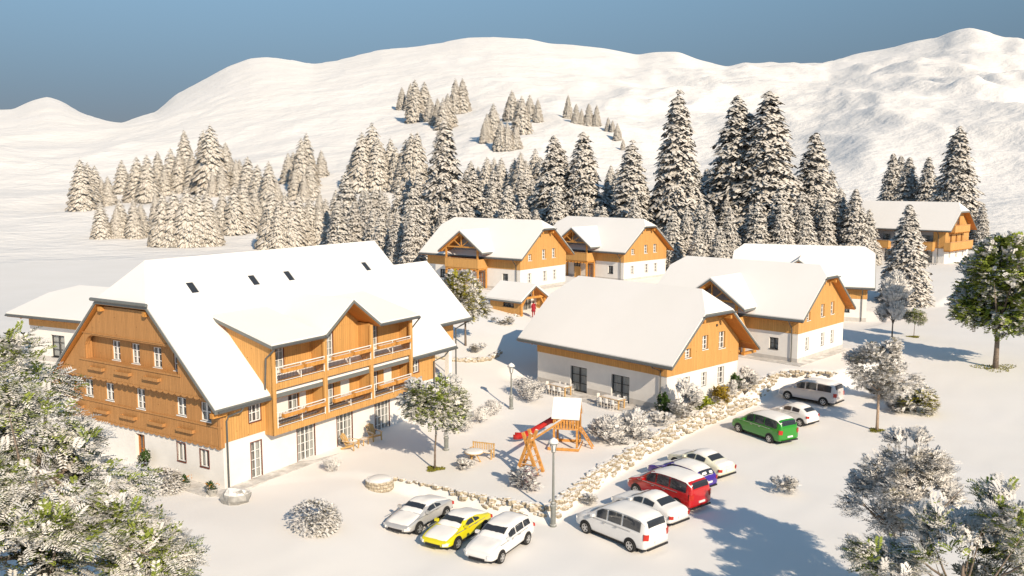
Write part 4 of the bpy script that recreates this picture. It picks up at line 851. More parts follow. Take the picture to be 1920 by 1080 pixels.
# --- the forest
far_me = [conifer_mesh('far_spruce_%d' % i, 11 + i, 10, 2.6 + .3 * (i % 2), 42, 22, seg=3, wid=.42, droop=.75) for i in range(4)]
near_me = [conifer_mesh('big_spruce_%d' % i, 31 + i, 24, (6.0, 5.4, 6.4)[i], 46, 20, ('bark', 'conifer_dark'), seg=5, wid=.15, droop=.6, dens=5, base=.05, tuft=.62) for i in range(3)]
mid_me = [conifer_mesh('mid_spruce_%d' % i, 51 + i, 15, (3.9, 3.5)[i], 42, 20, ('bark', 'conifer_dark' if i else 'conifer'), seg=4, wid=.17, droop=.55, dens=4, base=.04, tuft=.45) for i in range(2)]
FOREST_DATA = ((-157.0,326.1,19.1,0,'hill'),(-158.5,334.8,17.5,0,'hill'),(-164.4,352.8,15.9,0,'hill'),(-161.5,352.2,11.0,0,'hill'),(-156.7,346.9,11.8,0,'hill'),(-162.6,334.8,10.1,0,'hill'),(-167.3,384.3,14.4,0,'hill'),(-148.5,354.8,17.6,0,'hill'),(-142.7,350.6,18.9,0,'hill'),(-148.4,375.7,18.1,0,'hill'),(-154.3,361.8,10.9,0,'hill'),(-142.8,375.8,18.8,0,'hill'),(-144.5,351.2,11.9,0,'hill'),(-142.7,368.1,12.0,0,'hill'),(-156.6,430.0,23.6,0,'hill'),(-138.0,372.1,17.5,0,'hill'),(-131.2,368.2,16.6,0,'hill'),(-126.3,368.6,25.4,0,'hill'),(-122.2,364.6,27.2,0,'hill'),(-136.3,427.7,13.6,0,'hill'),(-114.2,352.3,12.4,0,'hill'),(-117.4,351.1,10.1,0,'hill'),(-135.0,372.4,14.5,0,'hill'),(-129.1,367.4,11.0,0,'hill'),(-112.5,365.6,12.6,0,'hill'),(-112.6,370.4,12.0,0,'hill'),(-97.4,330.3,17.8,0,'hill'),(-91.2,320.7,15.5,0,'hill'),(-115.4,369.0,9.7,0,'hill'),(-100.4,335.1,11.8,0,'hill'),(-84.6,311.7,17.4,0,'hill'),(-93.3,374.2,12.6,0,'hill'),(-92.1,377.9,12.8,0,'hill'),(-82.8,362.6,21.8,0,'hill'),(-82.8,353.6,20.8,0,'hill'),(-81.9,385.6,11.9,0,'hill'),(-63.4,294.0,9.2,0,'hill'),(-74.5,330.9,14.1,0,'hill'),(-81.8,311.4,10.9,0,'hill'),(-80.4,331.8,11.6,0,'hill'),(-76.0,327.0,10.7,0,'hill'),(-57.6,344.9,22.9,0,'hill'),(-54.1,348.6,25.5,0,'hill'),(-51.6,343.8,19.8,0,'hill'),(-61.2,350.0,16.6,0,'hill'),(-46.9,347.2,19.6,0,'hill'),(-44.2,342.4,16.7,0,'hill'),(-40.2,341.6,19.7,0,'hill'),(-37.6,336.8,22.8,0,'hill'),(-35.4,336.2,23.2,0,'hill'),(-55.2,344.6,15.5,0,'hill'),(-49.0,343.5,14.6,0,'hill'),(-41.5,337.6,13.5,0,'hill'),(-119.3,258.5,11.1,0,'foot'),(-115.1,261.6,11.5,0,'foot'),(-110.2,259.8,11.8,0,'foot'),(-110.1,264.5,10.0,0,'foot'),(-116.2,291.0,10.2,0,'foot'),(-96.1,245.4,14.9,0,'foot'),(-93.1,245.6,15.5,0,'foot'),(-89.1,244.6,16.8,0,'foot'),(-86.5,246.0,15.5,0,'foot'),(-84.5,247.3,15.3,0,'foot'),(-97.8,246.4,11.1,0,'foot'),(-87.9,270.6,12.8,0,'foot'),(-84.0,269.9,15.0,0,'foot'),(-82.1,272.9,15.3,0,'foot'),(-80.9,280.7,12.0,0,'foot'),(-87.3,244.7,12.5,0,'foot'),(-115.4,260.1,9.7,0,'foot'),(-90.7,243.9,11.3,0,'foot'),(-82.6,247.3,9.9,0,'foot'),(-64.1,238.1,16.2,0,'foot'),(-60.3,237.4,15.6,0,'foot'),(-57.5,240.5,14.9,0,'foot'),(-55.2,243.6,14.1,0,'foot'),(-51.8,248.1,13.3,0,'foot'),(-55.0,279.1,12.3,0,'foot'),(-65.9,238.4,11.4,0,'foot'),(-61.8,236.2,13.2,0,'foot'),(-58.4,237.0,12.6,0,'foot'),(-52.6,243.0,11.6,0,'foot'),(-55.8,240.9,11.2,0,'foot'),(-44.3,266.6,13.4,0,'foot'),(-47.7,267.3,12.8,0,'foot'),(-49.8,267.6,11.5,0,'foot'),(-39.5,261.3,14.5,0,'foot'),(-42.1,265.3,12.2,0,'foot'),(-36.8,260.5,13.1,0,'foot'),(-78.2,643.4,15.7,0,'up1'),(-61.1,569.4,26.8,0,'up1'),(-71.2,635.8,18.3,0,'up1'),(-56.3,581.4,23.1,0,'up1'),(-50.7,553.9,15.2,0,'up1'),(-43.5,528.1,16.2,0,'up1'),(-38.9,512.2,18.3,0,'up1'),(-36.8,519.0,19.6,0,'up1'),(-37.0,590.5,22.8,0,'up1'),(-32.3,592.3,22.5,0,'up1'),(-45.8,528.6,12.6,0,'up1'),(-59.1,571.4,20.6,0,'up1'),(-12.0,433.1,13.8,0,'up2'),(-9.1,437.9,17.6,0,'up2'),(-13.2,430.8,10.9,0,'up2'),(-4.9,414.1,14.0,0,'up2'),(-0.0,512.3,16.8,0,'up2'),(4.9,455.0,19.6,0,'up2'),(9.9,504.1,13.5,0,'up2'),(14.0,489.6,12.8,0,'up2'),(-2.1,413.3,12.8,0,'up2'),(1.6,415.0,10.8,0,'up2'),(-1.5,512.3,13.2,0,'up2'),(3.4,490.5,13.6,0,'up2'),(30.8,496.7,13.0,0,'up3'),(33.8,475.5,10.2,0,'up3'),(36.6,475.5,8.3,0,'up3'),(40.5,475.5,11.8,0,'up3'),(44.4,474.0,11.3,0,'up3'),(49.2,461.6,7.2,0,'up3'),(51.1,458.2,6.1,0,'up3'),(51.7,442.0,8.4,0,'up3'),(52.3,423.6,5.5,0,'up3'),(-15.9,348.5,9.8,0,'mid'),(-12.7,336.9,9.4,0,'mid'),(-9.2,329.0,13.8,0,'mid'),(-6.5,328.2,13.5,0,'mid'),(-3.9,324.0,14.0,0,'mid'),(0.9,319.2,14.1,0,'mid'),(3.1,315.0,16.7,0,'mid'),(5.0,314.1,13.9,0,'mid'),(8.4,323.5,16.5,0,'mid'),(21.0,353.3,10.6,0,'mid'),(37.5,340.1,9.0,0,'mid'),(10.2,319.3,14.1,0,'mid'),(-12.4,165.0,25.3,2,833),(7.6,160.0,21.5,2,1040),(12.6,158.0,22.1,2,1095),(20.0,150.0,20.2,2,1185),(27.6,150.0,28.3,2,1272),(40.6,162.0,28.7,2,1385),(45.1,158.0,29.5,2,1445),(55.7,165.0,22.7,2,1530),(91.9,185.0,23.2,2,1800),(91.3,215.0,17.1,1,1675),(90.8,205.0,16.6,1,1706),(92.9,200.0,16.7,1,1742),(97.5,225.0,15.8,1,1690),(94.0,178.0,7.8,1,1843),(-34.2,175.7,13.0,1,'belt'),(-36.6,199.0,17.8,1,'belt'),(-43.0,230.4,19.3,1,'belt'),(-32.3,182.9,12.2,1,'belt'),(-31.9,196.6,14.1,1,'belt'),(-37.9,227.2,14.8,1,'belt'),(-27.5,178.9,10.8,1,'belt'),(-31.1,201.1,14.3,1,'belt'),(-31.8,217.5,14.5,1,'belt'),(-24.3,178.5,9.4,1,'belt'),(-25.9,203.7,15.2,1,'belt'),(-27.0,224.1,13.7,1,'belt'),(-16.0,143.6,13.5,1,'belt'),(-20.7,179.4,15.7,1,'belt'),(-20.5,196.8,17.2,1,'belt'),(-14.8,147.6,11.5,1,'belt'),(-16.4,178.5,14.0,1,'belt'),(-16.8,205.7,14.1,1,'belt'),(-11.2,144.6,10.0,1,'belt'),(-12.1,178.5,14.3,1,'belt'),(-12.9,195.4,14.7,1,'belt'),(-8.8,146.6,13.5,1,'belt'),(-9.1,179.8,16.7,1,'belt'),(-9.2,198.6,18.7,1,'belt'),(-7.1,154.3,9.7,1,'belt'),(-7.6,173.8,16.7,1,'belt'),(-5.7,197.3,14.0,1,'belt'),(-2.6,150.1,9.0,1,'belt'),(-3.6,165.2,13.4,1,'belt'),(-4.0,195.2,16.7,1,'belt'),(-0.6,144.5,13.2,1,'belt'),(0.8,169.0,11.4,1,'belt'),(2.1,198.0,16.1,1,'belt'),(2.0,152.3,10.7,1,'belt'),(3.3,173.9,11.3,1,'belt'),(4.6,198.9,14.4,1,'belt'),(4.0,146.8,9.0,1,'belt'),(6.3,172.8,16.2,1,'belt'),(8.1,201.3,18.6,1,'belt'),(7.8,152.1,13.1,1,'belt'),(9.7,171.5,12.5,1,'belt'),(11.8,203.3,14.0,1,'belt'),(13.4,168.0,13.7,1,'belt'),(15.7,197.1,16.0,1,'belt'),(12.4,147.9,10.7,1,'belt'),(15.1,170.0,12.0,1,'belt'),(18.2,201.1,13.8,1,'belt'),(14.9,145.6,9.8,1,'belt'),(17.8,167.0,13.7,1,'belt'),(22.9,193.6,16.0,1,'belt'),(18.8,155.3,11.3,1,'belt'),(22.3,166.7,14.3,1,'belt'),(28.1,206.2,15.3,1,'belt'),(19.9,143.9,11.2,1,'belt'),(25.3,176.9,11.4,1,'belt'),(29.1,196.5,13.0,1,'belt'),(25.2,154.9,11.9,1,'belt'),(27.1,168.7,11.9,1,'belt'),(33.1,197.5,15.2,1,'belt'),(26.5,148.6,9.5,1,'belt'),(29.5,164.1,11.3,1,'belt'),(40.5,207.8,15.0,1,'belt'),(32.0,156.8,12.6,1,'belt'),(36.6,177.4,12.4,1,'belt'),(40.9,196.6,15.5,1,'belt'),(30.4,143.1,11.4,1,'belt'),(38.5,177.0,15.7,1,'belt'),(47.2,203.1,11.7,1,'belt'),(37.6,156.4,11.0,1,'belt'),(40.9,175.9,15.1,1,'belt'),(49.0,202.6,14.1,1,'belt'),(39.6,157.0,10.9,1,'belt'),(43.0,168.0,11.7,1,'belt'),(53.7,204.5,15.1,1,'belt'),(40.3,150.6,10.3,1,'belt'),(48.1,176.7,11.0,1,'belt'),(58.6,205.2,17.1,1,'belt'),(45.4,155.8,13.7,1,'belt'),(49.1,168.3,13.5,1,'belt'),(59.7,199.6,12.4,1,'belt'),(43.0,142.9,13.9,1,'belt'),(51.0,165.1,11.4,1,'belt'),(62.6,193.4,14.1,1,'belt'),(47.7,147.0,12.8,1,'belt'),(57.9,173.4,14.2,1,'belt'),(65.5,197.3,16.3,1,'belt'),(53.2,153.5,12.4,1,'belt'),(57.4,166.9,14.4,1,'belt'),(73.0,204.5,14.4,1,'belt'),(56.0,152.0,12.2,1,'belt'),(63.2,171.9,12.5,1,'belt'),(57.5,149.4,13.2,1,'belt'),(62.6,156.1,9.6,1,'belt'),(-19.8,135.0,9.5,1,'belt'),(-17.0,132.0,9.5,1,'belt'),(-14.4,128.0,9.8,1,'belt'),(24.6,136.0,9.6,1,'belt'),(27.2,138.0,10.3,1,'belt'),(30.1,136.0,11.0,1,'belt'),(33.8,138.0,10.5,1,'belt'),(38.5,140.0,11.5,1,'belt'),(42.3,140.0,11.1,1,'belt'),(46.7,142.0,11.2,1,'belt'),(52.9,150.0,11.1,1,'belt'),(14.2,148.0,9.6,1,'belt'),(17.9,150.0,9.7,1,'belt'),(-23.3,150.0,10.8,1,'belt'),(27.3,130.0,8.5,1,'belt'),(30.4,130.0,8.4,1,'belt'))
#FOREST#
FG = {'hill':('snowy spruce in the dark stand climbing the left hillside','spruces on the left hillside'),'foot':('snow-laden spruce in the clumps at the edge of the white field','spruces along the edge of the field'),
'up1':('spruce of the highest small stand, on the upper mountain slope','spruces of the highest stand'),'up2':('spruce of the small stand on the slope above the forest centre','spruces of the middle slope stand'),'up3':('spruce of the thin row along the snowy knoll','spruces on the knoll'),
'mid':('spruce in the forest gap below the small slope stands','spruces in the forest gap'),'big':('one of the tall spruces towering over the forest behind the chalets','tall spruces behind the chalets'),'east':('spruce standing around the house on the rise','spruces around the hillside house'),'belt':('snowy spruce in the dense forest belt right behind the chalets','spruces of the forest belt')}
BIG = {833:'tall spruce left of both chalets, rising behind the yellowish tree',1040:'tall spruce rising between the two chalets at the forest edge',1095:'tall spruce above the right of the two twin chalets',1185:'tall spruce just right of the twin chalets',1272:'broad tall spruce standing apart, left of the two highest spruces',1385:'left one of the two highest spruces side by side',1445:'right one of the two highest spruces side by side, highest top of all',1530:'slim tall spruce right of the two highest spruces',1590:'tall spruce above the roof of the half hidden chalet',
1800:'large free-standing spruce right behind the house on the rise',1675:'leftmost spruce above the ridge of the house on the rise',1690:'rearmost small spruce behind the house on the rise',1706:'second spruce from the left above the house on the rise',1742:'spruce above the middle of the roof on the rise',1843:'small spruce peeking out right of the hillside house gable'}
rn = random.Random(5)
for (x, y, h, kind, g) in FOREST_DATA:
    me = (far_me, mid_me, near_me)[kind][rn.randrange((4, 2, 3)[kind])]; h0 = (10, 15, 24)[kind]; s = h / h0
    lab, grp = FG[g] if g in FG else (BIG[g], 'spruces with a place of their own')
    wd = rn.uniform(.92, 1.12)
    if kind == 0:
        o = link('spruce_tree', me, None, (x, y, tz(x, y) + float(relief(np.array([x]), np.array([y]))[0]) - .3), rn.random() * 6.3, (s * wd, s * wd, s)); tag(o, lab, 'tree', grp)
    else:
        z = tz(x, y) + (float(relief(np.array([x]), np.array([y]))[0]) if math.hypot(x, y) > 240 else 0) - .2
        tree('spruce_tree', lab, me, x, y, (s * wd, s * wd, s), rn.random() * 6.3, grp, z)
# ------------------------------------------------------------------ broadleaf trees and bushes near the houses
bx_, by_, bz_ = -15.6, 28.5, -.7
big = [(-2.6, 2.8, 11.6, 2.2, 2.2, 1.9), (-1.7, 1.6, 10.3, 2.4, 2.4, 2.0), (.4, .4, 8.7, 2.6, 2.4, 1.9), (2.5, -.7, 7.1, 2.1, 2.1, 1.6), (.3, -1.8, 6.9, 2.6, 2.2, 1.8), (3.6, -1.7, 6.3, 1.7, 1.7, 1.2), (-2.6, 0, 8.8, 2.6, 2.4, 2.0), (-4, 1.6, 9.8, 2.4, 2.2, 2.2), (-3, -1.5, 7.0, 2.6, 2.4, 2.0)]
m_left = leafy_mesh('rowan', 3, big, 5.0, 10500, .66, .062, 8, ('bark', 'leaf_frost'), (.05, .88), lr=.30, clump=.36, fill=.45, trunk_r=.3, limbs=18, lobes=9, upward=.1)
tree('rowan_tree', 'huge frosted tree with feathery green leaves filling the lower left corner', m_left, bx_, by_, 1, 0, z=bz_)
r1 = [(0, 0, 5.1, 2.5, 2.4, 2.1), (-.7, .4, 4.3, 2.3, 2.2, 1.7), (.9, -.4, 4.8, 2.2, 2.2, 1.7), (.1, 0, 6.6, 1.4, 1.4, 1.2)]
m_r1 = leafy_mesh('frost_maple', 7, r1, 2.6, 4700, .5, .07, 6, ('bark', 'leaf_grey'), (.2, .95), lr=.34, clump=.26, fill=.45, trunk_r=.16, limbs=14, lobes=12)
tree('frosted_tree', 'round grey frosted tree on the snow near the lower right corner', m_r1, 17.35, 37.9, 1, 0)
r2 = [(0, 0, 4.6, 2.9, 2.6, 2.0), (2.2, .2, 5.5, 2.2, 2.2, 1.8), (-1.8, .9, 4.0, 2.1, 2.0, 1.6)]
m_r2 = leafy_mesh('frost_ash', 9, r2, 2.0, 3900, .62, .062, 8, ('bark', 'leaf_frost'), (.15, .95), lr=.3, clump=.28, fill=.45, trunk_r=.16, limbs=12, lobes=9)
tree('frosted_tree', 'dark green frosted tree cut off by the lower right corner', m_r2, 16.8, 31.6, 1, 0)
ap = [(0, 0, 3.95, 2.0, 2.0, 1.55), (-.5, .2, 4.3, 1.6, 1.6, 1.3), (.7, -.2, 3.6, 1.5, 1.5, 1.2)]
m_ap = leafy_mesh('apple', 13, ap, 2.2, 6000, .30, .10, 4, ('bark', 'leaf_frost'), (.2, .78), clump=.4, fill=.35, trunk_r=.07, limbs=11, lobes=10, lean=(.1, .05))
tree('courtyard_tree', 'small round tree with thin bent trunk in front of the balcony block', m_ap, -4.86, 54.06, 1.1)
gt = [(0, 0, 6.6, 3.9, 3.9, 3.6), (-.8, .5, 8.6, 2.9, 2.9, 2.5), (1.2, -.5, 7.8, 3.0, 3.0, 2.6), (-1.5, -1, 5.0, 2.8, 2.8, 2.2), (1.4, .6, 5.0, 2.7, 2.7, 2.2), (0, 0, 10.2, 1.5, 1.5, 1.4)]
m_gt = leafy_mesh('lime', 17, gt, 2.8, 13000, .55, .20, 4, ('bark', 'leaf_green'), (.05, .95), clump=.36, fill=.5, trunk_r=.26, limbs=16, lobes=9)
tree('lime_tree', 'large green tree with snow patches at the right edge of the picture', m_gt, 44.6, 80.5, 1.08, 2.2)
yt = [(0, 0, 4.5, 2.3, 2.3, 2.2), (-.8, .3, 4.9, 1.7, 1.7, 1.6), (.9, -.3, 4.0, 1.8, 1.8, 1.5), (.1, 0, 6.2, 1.3, 1.3, 1.0)]
m_yt = leafy_mesh('young_oak', 19, yt, 2.7, 5000, .36, .085, 4, ('bark_pale', 'leaf_grey'), (.12, .95), clump=.36, fill=.45, trunk_r=.13, limbs=12, lobes=10)
tree('young_tree', 'slender frosted tree standing alone beside the parked cars, pale trunk', m_yt, 27.55, 65.3)
yg = [(0, 0, 4.9, 2.2, 2.0, 2.7), (.4, -.2, 4.2, 1.9, 1.8, 1.9), (-.4, .2, 6.2, 1.6, 1.6, 1.6)]
m_yg = leafy_mesh('golden', 23, yg, 2.0, 4200, .42, .11, 4, ('bark', 'leaf_olive'), (.1, .98), clump=.36, fill=.4, trunk_r=.13, limbs=10, lobes=10)
tree('golden_tree', 'yellowish half-frosted tree by the stone terrace in front of the left chalet', m_yg, -4.5, 84.7)
m_pp = leafy_mesh('poplar', 29, [(0, 0, 3.9, 1.6, 1.6, 2.4), (0, 0, 5.0, 1.2, 1.2, 1.9)], 1.3, 1500, .8, .10, 4, ('bark', 'leaf_white'), (.6, 1.), clump=.4, fill=.2, trunk_r=.1, limbs=14, lobes=10, upward=1.6)
tree('upright_tree', 'white vase-shaped tree with upright frosted branches beside the tall lone spruce', m_pp, 40.2, 92.7)
tree('small_tree', 'tiny round frosted tree right of the white vase-shaped tree', m_ap, 43.6, 95.1, .58)
tree('spruce_tree', 'tall lone spruce at the right end of the half hidden chalet', mid_me[1], 53.5, 120, (1.02, 1.02, .86), .4)
def bush_mesh(name, seed, mt, n=420, ln=.34, lw=.09, fr=(.1, .9), ups=.4, flat=.8):
    return leafy_mesh(name, seed, [(0, 0, .45 * flat, .95, .95, .62 * flat)], .1, n, ln, lw, 4, ('bark', mt), fr, clump=.42, fill=.3, trunk_r=.03, limbs=6, lobes=9, upward=ups)
bdm = leafy_mesh('bush_dome', 77, [(0, 0, .35, .95, .95, .7)], .1, 4200, .12, .05, 4, ('bark', 'leaf_grey'), (.0, .6), clump=.6, fill=.8, trunk_r=.03, limbs=6, lobes=24, upward=.1)
bw_ = bush_mesh('bush_white', 41, 'leaf_white'); bgx = bush_mesh('bush_grey', 43, 'leaf_grey', 600, .22, .06, (.2, .9)); bgr = bush_mesh('bush_green', 47, 'leaf_dark', 500, .3, .09, (.0, .6), flat=1.3)
blm = bush_mesh('bush_lime', 53, 'leaf_lime', 500, .28, .12, (0, .4)); bgo = bush_mesh('bush_gold', 59, 'leaf_gold', 650, .2, .08, (0, .4), flat=1.4); bro = bush_mesh('bush_rose', 61, 'leaf_rose', 500, .28, .09, (.3, 1.), flat=1.1)
btw = leafy_mesh('bush_tall_white', 69, [(0, 0, .9, 1.0, 1.0, .95)], .3, 900, .42, .08, 4, ('bark', 'leaf_white'), (.55, 1.), clump=.5, fill=.1, trunk_r=.04, limbs=10, lobes=12, upward=1.0)
btl = leafy_mesh('bush_tall', 67, [(0, 0, 1.0, .9, .9, 1.1)], .3, 800, .4, .09, 4, ('bark', 'leaf_grey'), (.4, 1.), clump=.4, fill=.3, trunk_r=.04, limbs=8, lobes=10, upward=.6)
bol = leafy_mesh('bush_olive', 73, [(0, 0, .7, .95, .95, .85)], .2, 1500, .26, .08, 4, ('bark', 'leaf_olive'), (.2, .85), clump=.5, fill=.4, trunk_r=.03, limbs=6, lobes=12, upward=.4)
bgs = leafy_mesh('grass_tuft', 71, [(0, 0, .35, .8, .8, .5)], .1, 300, .5, .05, 3, ('bark', 'leaf_white'), (.5, 1.), clump=.5, fill=.0, trunk_r=.02, limbs=8, lobes=8, upward=1.5)
for nm, lab, me, x, y, s in (
  ('low_bush', 'dome-shaped grey bush with a green edge by the farmhouse front door', bdm, -20.5, 50.4, (1.35, 1.1, 1.1)), ('dome_bush', 'rounded grey-green bush alone on the snow left of the parked cars', bdm, -10.4, 44.8, (1.45, 1.3, 1.25)),
  ('small_bush', 'small dark evergreen beside the brown front door', bgr, -22.7, 53.2, (.45, .45, 1.0)), ('flowering_bush', 'pinkish frosted bush between the climbing frame and the near lamp post', bro, .9, 50.8, (1.1, 1.1, 1.15)),
  ('low_bush', 'tiny white bush in front of the bench and round table', bw_, -2.95, 54.0, .62), ('grass_tuft', 'wide clump of frosted grass behind the courtyard lamp post', bgs, 1.4, 71.0, (2.4, 1.6, 1.5)),
  ('grass_tuft', 'nearest of three frosted grass tufts in the courtyard row', bgs, -3.5, 62.4, .9), ('grass_tuft', 'middle of three frosted grass tufts in the courtyard row', bgs, -2.4, 64.6, 1.05), ('grass_tuft', 'farthest of three frosted grass tufts in the courtyard row', bgs, -1.4, 66.6, 1.0),
  ('low_bush', 'little green plant at the far corner of the terrace house', bgx, 3.0, 75.2, .6), ('tall_bush', 'tall white frosted bush at the corner downpipe of the terrace house', btl, 12.8, 65.3, (1.35, 1.35, 1.25)),
  ('dark_bush', 'dark green shrub squeezed behind the frosted bush at the house corner', bgr, 11.75, 66.0, (.9, .9, 1.3)), ('lime_bush', 'bright lime green shrub below the gable windows of the terrace house', blm, 15.2, 69.0, (1.0, .9, .95)),
  ('golden_bush', 'golden yellow round bush below the gable windows of the terrace house', bgo, 17.0, 70.7, (.98, .95, 1.1)), ('white_bush', 'narrow pure white bush right of the golden bush', bw_, 18.1, 71.3, (.5, .5, 1.25)),
  ('dark_bush', 'dark evergreen shrub at the right end of the white gable wall', bgr, 18.7, 73.6, (1.0, 1.0, 1.35)), ('tall_bush', 'frosted bush on top of the rubble bank right of the evergreen shrub', btl, 19.6, 73.5, (1.1, 1.1, .95)),
  ('tall_bush', 'left of two large frosted shrubs between climbing frame and rubble bank', btw, 6.7, 59.4, (1.4, 1.3, .9)), ('tall_bush', 'right of two large frosted shrubs between climbing frame and rubble bank', btw, 8.5, 60.2, (1.3, 1.3, .95)),
  ('white_bush', 'white rounded bush on the bank near the house corner', bw_, 10.9, 63.6, .95), ('white_bush', 'white frosted bush alone on the car park snow', bw_, 16.6, 52.2, (.9, .8, .9)),
  ('low_bush', 'small frosted bush beside the dining table nearest the house corner', bgx, 9.9, 66.6, .7), ('green_bush', 'yellowish green round bush behind the slender frosted tree', bol, 32.3, 69.4, (1.5, 1.4, 1.35)), ('white_bush', 'white bush leaning on the yellowish green round bush', bw_, 31.0, 69.6, (1.3, 1.1, 1.3)),
  ('grass_tuft', 'thin frosted twigs on the snow below the balcony block', bgs, -11.2, 53.6, .75), ('low_bush', 'snowy shrub in front of the little timber hut', bgx, -1.0, 93.4, 1.1), ('low_bush', 'frosted shrub at the foot of the yellowish tree', bgx, -3.2, 83.4, 1.0),
  ('tall_bush', 'frosted bush beside the gable wall of the truss dormer chalet', btl, 31.0, 73.4, (1.2, 1.2, 1.0)), ('low_bush', 'frosted twigs along the bottom of the rubble bank by the near lamp', bw_, 4.6, 50.2, .55)):
    tree(nm, lab, me, x, y, s, (x * 3.7) % 6.28)
# patches of grass laid bare under the tree crowns
for nm, x, y, r in (('grass_patch', -4.86, 54.06, .7), ('grass_patch', 44.6, 80.5, 2.3), ('grass_patch', 27.55, 65.3, .8), ('grass_patch', 43.6, 95.1, .8), ('grass_patch', 11.3, 66.3, .9), ('grass_patch', 16.0, 69.6, 1.3)):
    g = MB(); rn = random.Random(int(x * 10)); n = 420
    for i in range(n):
        a = rn.random() * 6.28; q = r * rn.random() ** .5 * (.75 + .25 * math.sin(3 * a + x)); px, py = q * math.cos(a), q * math.sin(a) * .8; h = rn.uniform(.06, .14); d = rn.random() * 6.28; w2 = .05
        z0 = tz(x + px, y + py) - tz(x, y) - .0
        g.poly([(px - w2 * math.cos(d), py - w2 * math.sin(d), z0), (px + w2 * math.cos(d), py + w2 * math.sin(d), z0), (px + rn.uniform(-.09, .09), py + rn.uniform(-.09, .09), z0 + h)])
    o = g.build(nm, 'grass', None, (x, y, tz(x, y))); struct(o, 'stuff')
# ------------------------------------------------------------------ dry stone walls
def stone_mesh(seed):
    rn = random.Random(seed); b = MB(); N = 2; idx = {}
    def vid(x, y, z):
        k = (x, y, z)
        if k not in idx:
            v = Vector((x - 1, y - 1, z - 1)); v = v.lerp(v.normalized(), .55) * .5 * (1 + .28 * noise.noise(Vector((x * 1.7 + seed * 9.1, y * 1.7, z * 1.7))))
            idx[k] = len(b.v); b.v.append((v.x * 1.15, v.y, v.z))
        return idx[k]
    for ax in range(3):
        for side in (0, 2):
            for i in range(2):
                for j in range(2):
                    q = []
                    for (p, r) in ((i, j), (i + 1, j), (i + 1, j + 1), (i, j + 1)):
                        c = [0, 0, 0]; c[ax] = side; c[(ax + 1) % 3] = p; c[(ax + 2) % 3] = r; q.append(vid(*c))
                    b.f.append(tuple(q if side else q[::-1])); b.mi.append(0)
    return b.mesh('stone', 'stone')
STONES = [stone_mesh(i) for i in range(6)]
def stone_wall(name, label, pts, heights, bank, seed, size=.46, maxn=300):
    """pts: top line of the wall; stones stacked in courses that step outwards (positive side) by 'bank'"""
    rn = random.Random(seed); pts = [Vector((*p, 0)) for p in pts]
    x0, y0 = pts[0].x, pts[0].y; t = thing(name, label, 'wall', (x0, y0, 0)); P = []
    cum = [0]
    for a, b in zip(pts[:-1], pts[1:]): cum.append(cum[-1] + (b - a).length)
    d = 0
    while d < cum[-1]:
        k = max(i for i in range(len(cum)) if cum[i] <= d); k = min(k, len(pts) - 2); u = (d - cum[k]) / (cum[k + 1] - cum[k])
        p = pts[k].lerp(pts[k + 1], u); dr = (pts[k + 1] - pts[k]).normalized(); out = Vector((dr.y, -dr.x, 0))
        h = heights[k] * (1 - u) + heights[k + 1] * u; bk = bank[k] * (1 - u) + bank[k + 1] * u
        zt = tz(*(p - out * .5).xy) + .12; rows = max(1, int(round((h + bk * .35) / .27)))
        for r in range(rows):
            f = (r + .5) / rows; q = p + out * (.05 + bk * f) + dr * rn.uniform(-.3, .3) + out * rn.uniform(-.12, .16)
            zz = max(zt - h * f + rn.uniform(-.05, .05), tz(q.x, q.y) + .02)
            s = size * rn.choice((.55, .7, .85, 1.0, 1.25, 1.5)); P.append((q.x, q.y, zz, s, s * rn.uniform(.6, 1), s * rn.uniform(.4, .75), math.atan2(dr.y, dr.x) + rn.uniform(-.6, .6), rn.randrange(6)))
        d += size * .86
    P.sort(key=lambda e: math.hypot(e[0], e[1]) / e[3]); rest = MB()
    for i, (x, y, z, a, b, c, rz, k) in enumerate(P):
        if i < maxn: o = link('stone', STONES[k], t, (x - x0, y - y0, z), rz, (a, b, c))
        else:
            me = STONES[k]; mt = Matrix.Translation((x - x0, y - y0, z)) @ Matrix.Rotation(rz, 4, 'Z') @ Matrix.Diagonal((a, b, c, 1)); n = len(rest.v)
            rest.v += [tuple(mt @ v.co) for v in me.vertices]; rest.f += [tuple(n + q for q in p.vertices) for p in me.polygons]; rest.mi += [0] * len(me.polygons)
    if rest.v: struct(rest.build('stones', 'stone', t), 'stuff')
    return t
Wl = WALL[1:13]
stone_wall('retaining_wall', 'long rubble stone wall and bank between the courtyard and the parked cars', [tuple(p) for p in Wl], [.1, .25, .65, .9, .9, .9, .9, .9, .9, .95, .8, .4], [.0, .1, .3, .4, .5, .6, .7, .85, .85, .45, .3, .15], 4, .32)
stone_wall('terrace_wall', 'curved rough stone wall below the yellowish tree', [(-8.2, 80.0), (-6.4, 79.6), (-4.6, 79.8), (-3.0, 80.8), (-2.0, 82.3), (-1.4, 84.0)], [.9, 1.0, 1.0, .95, .7, .3], [.3] * 6, 8, .5)
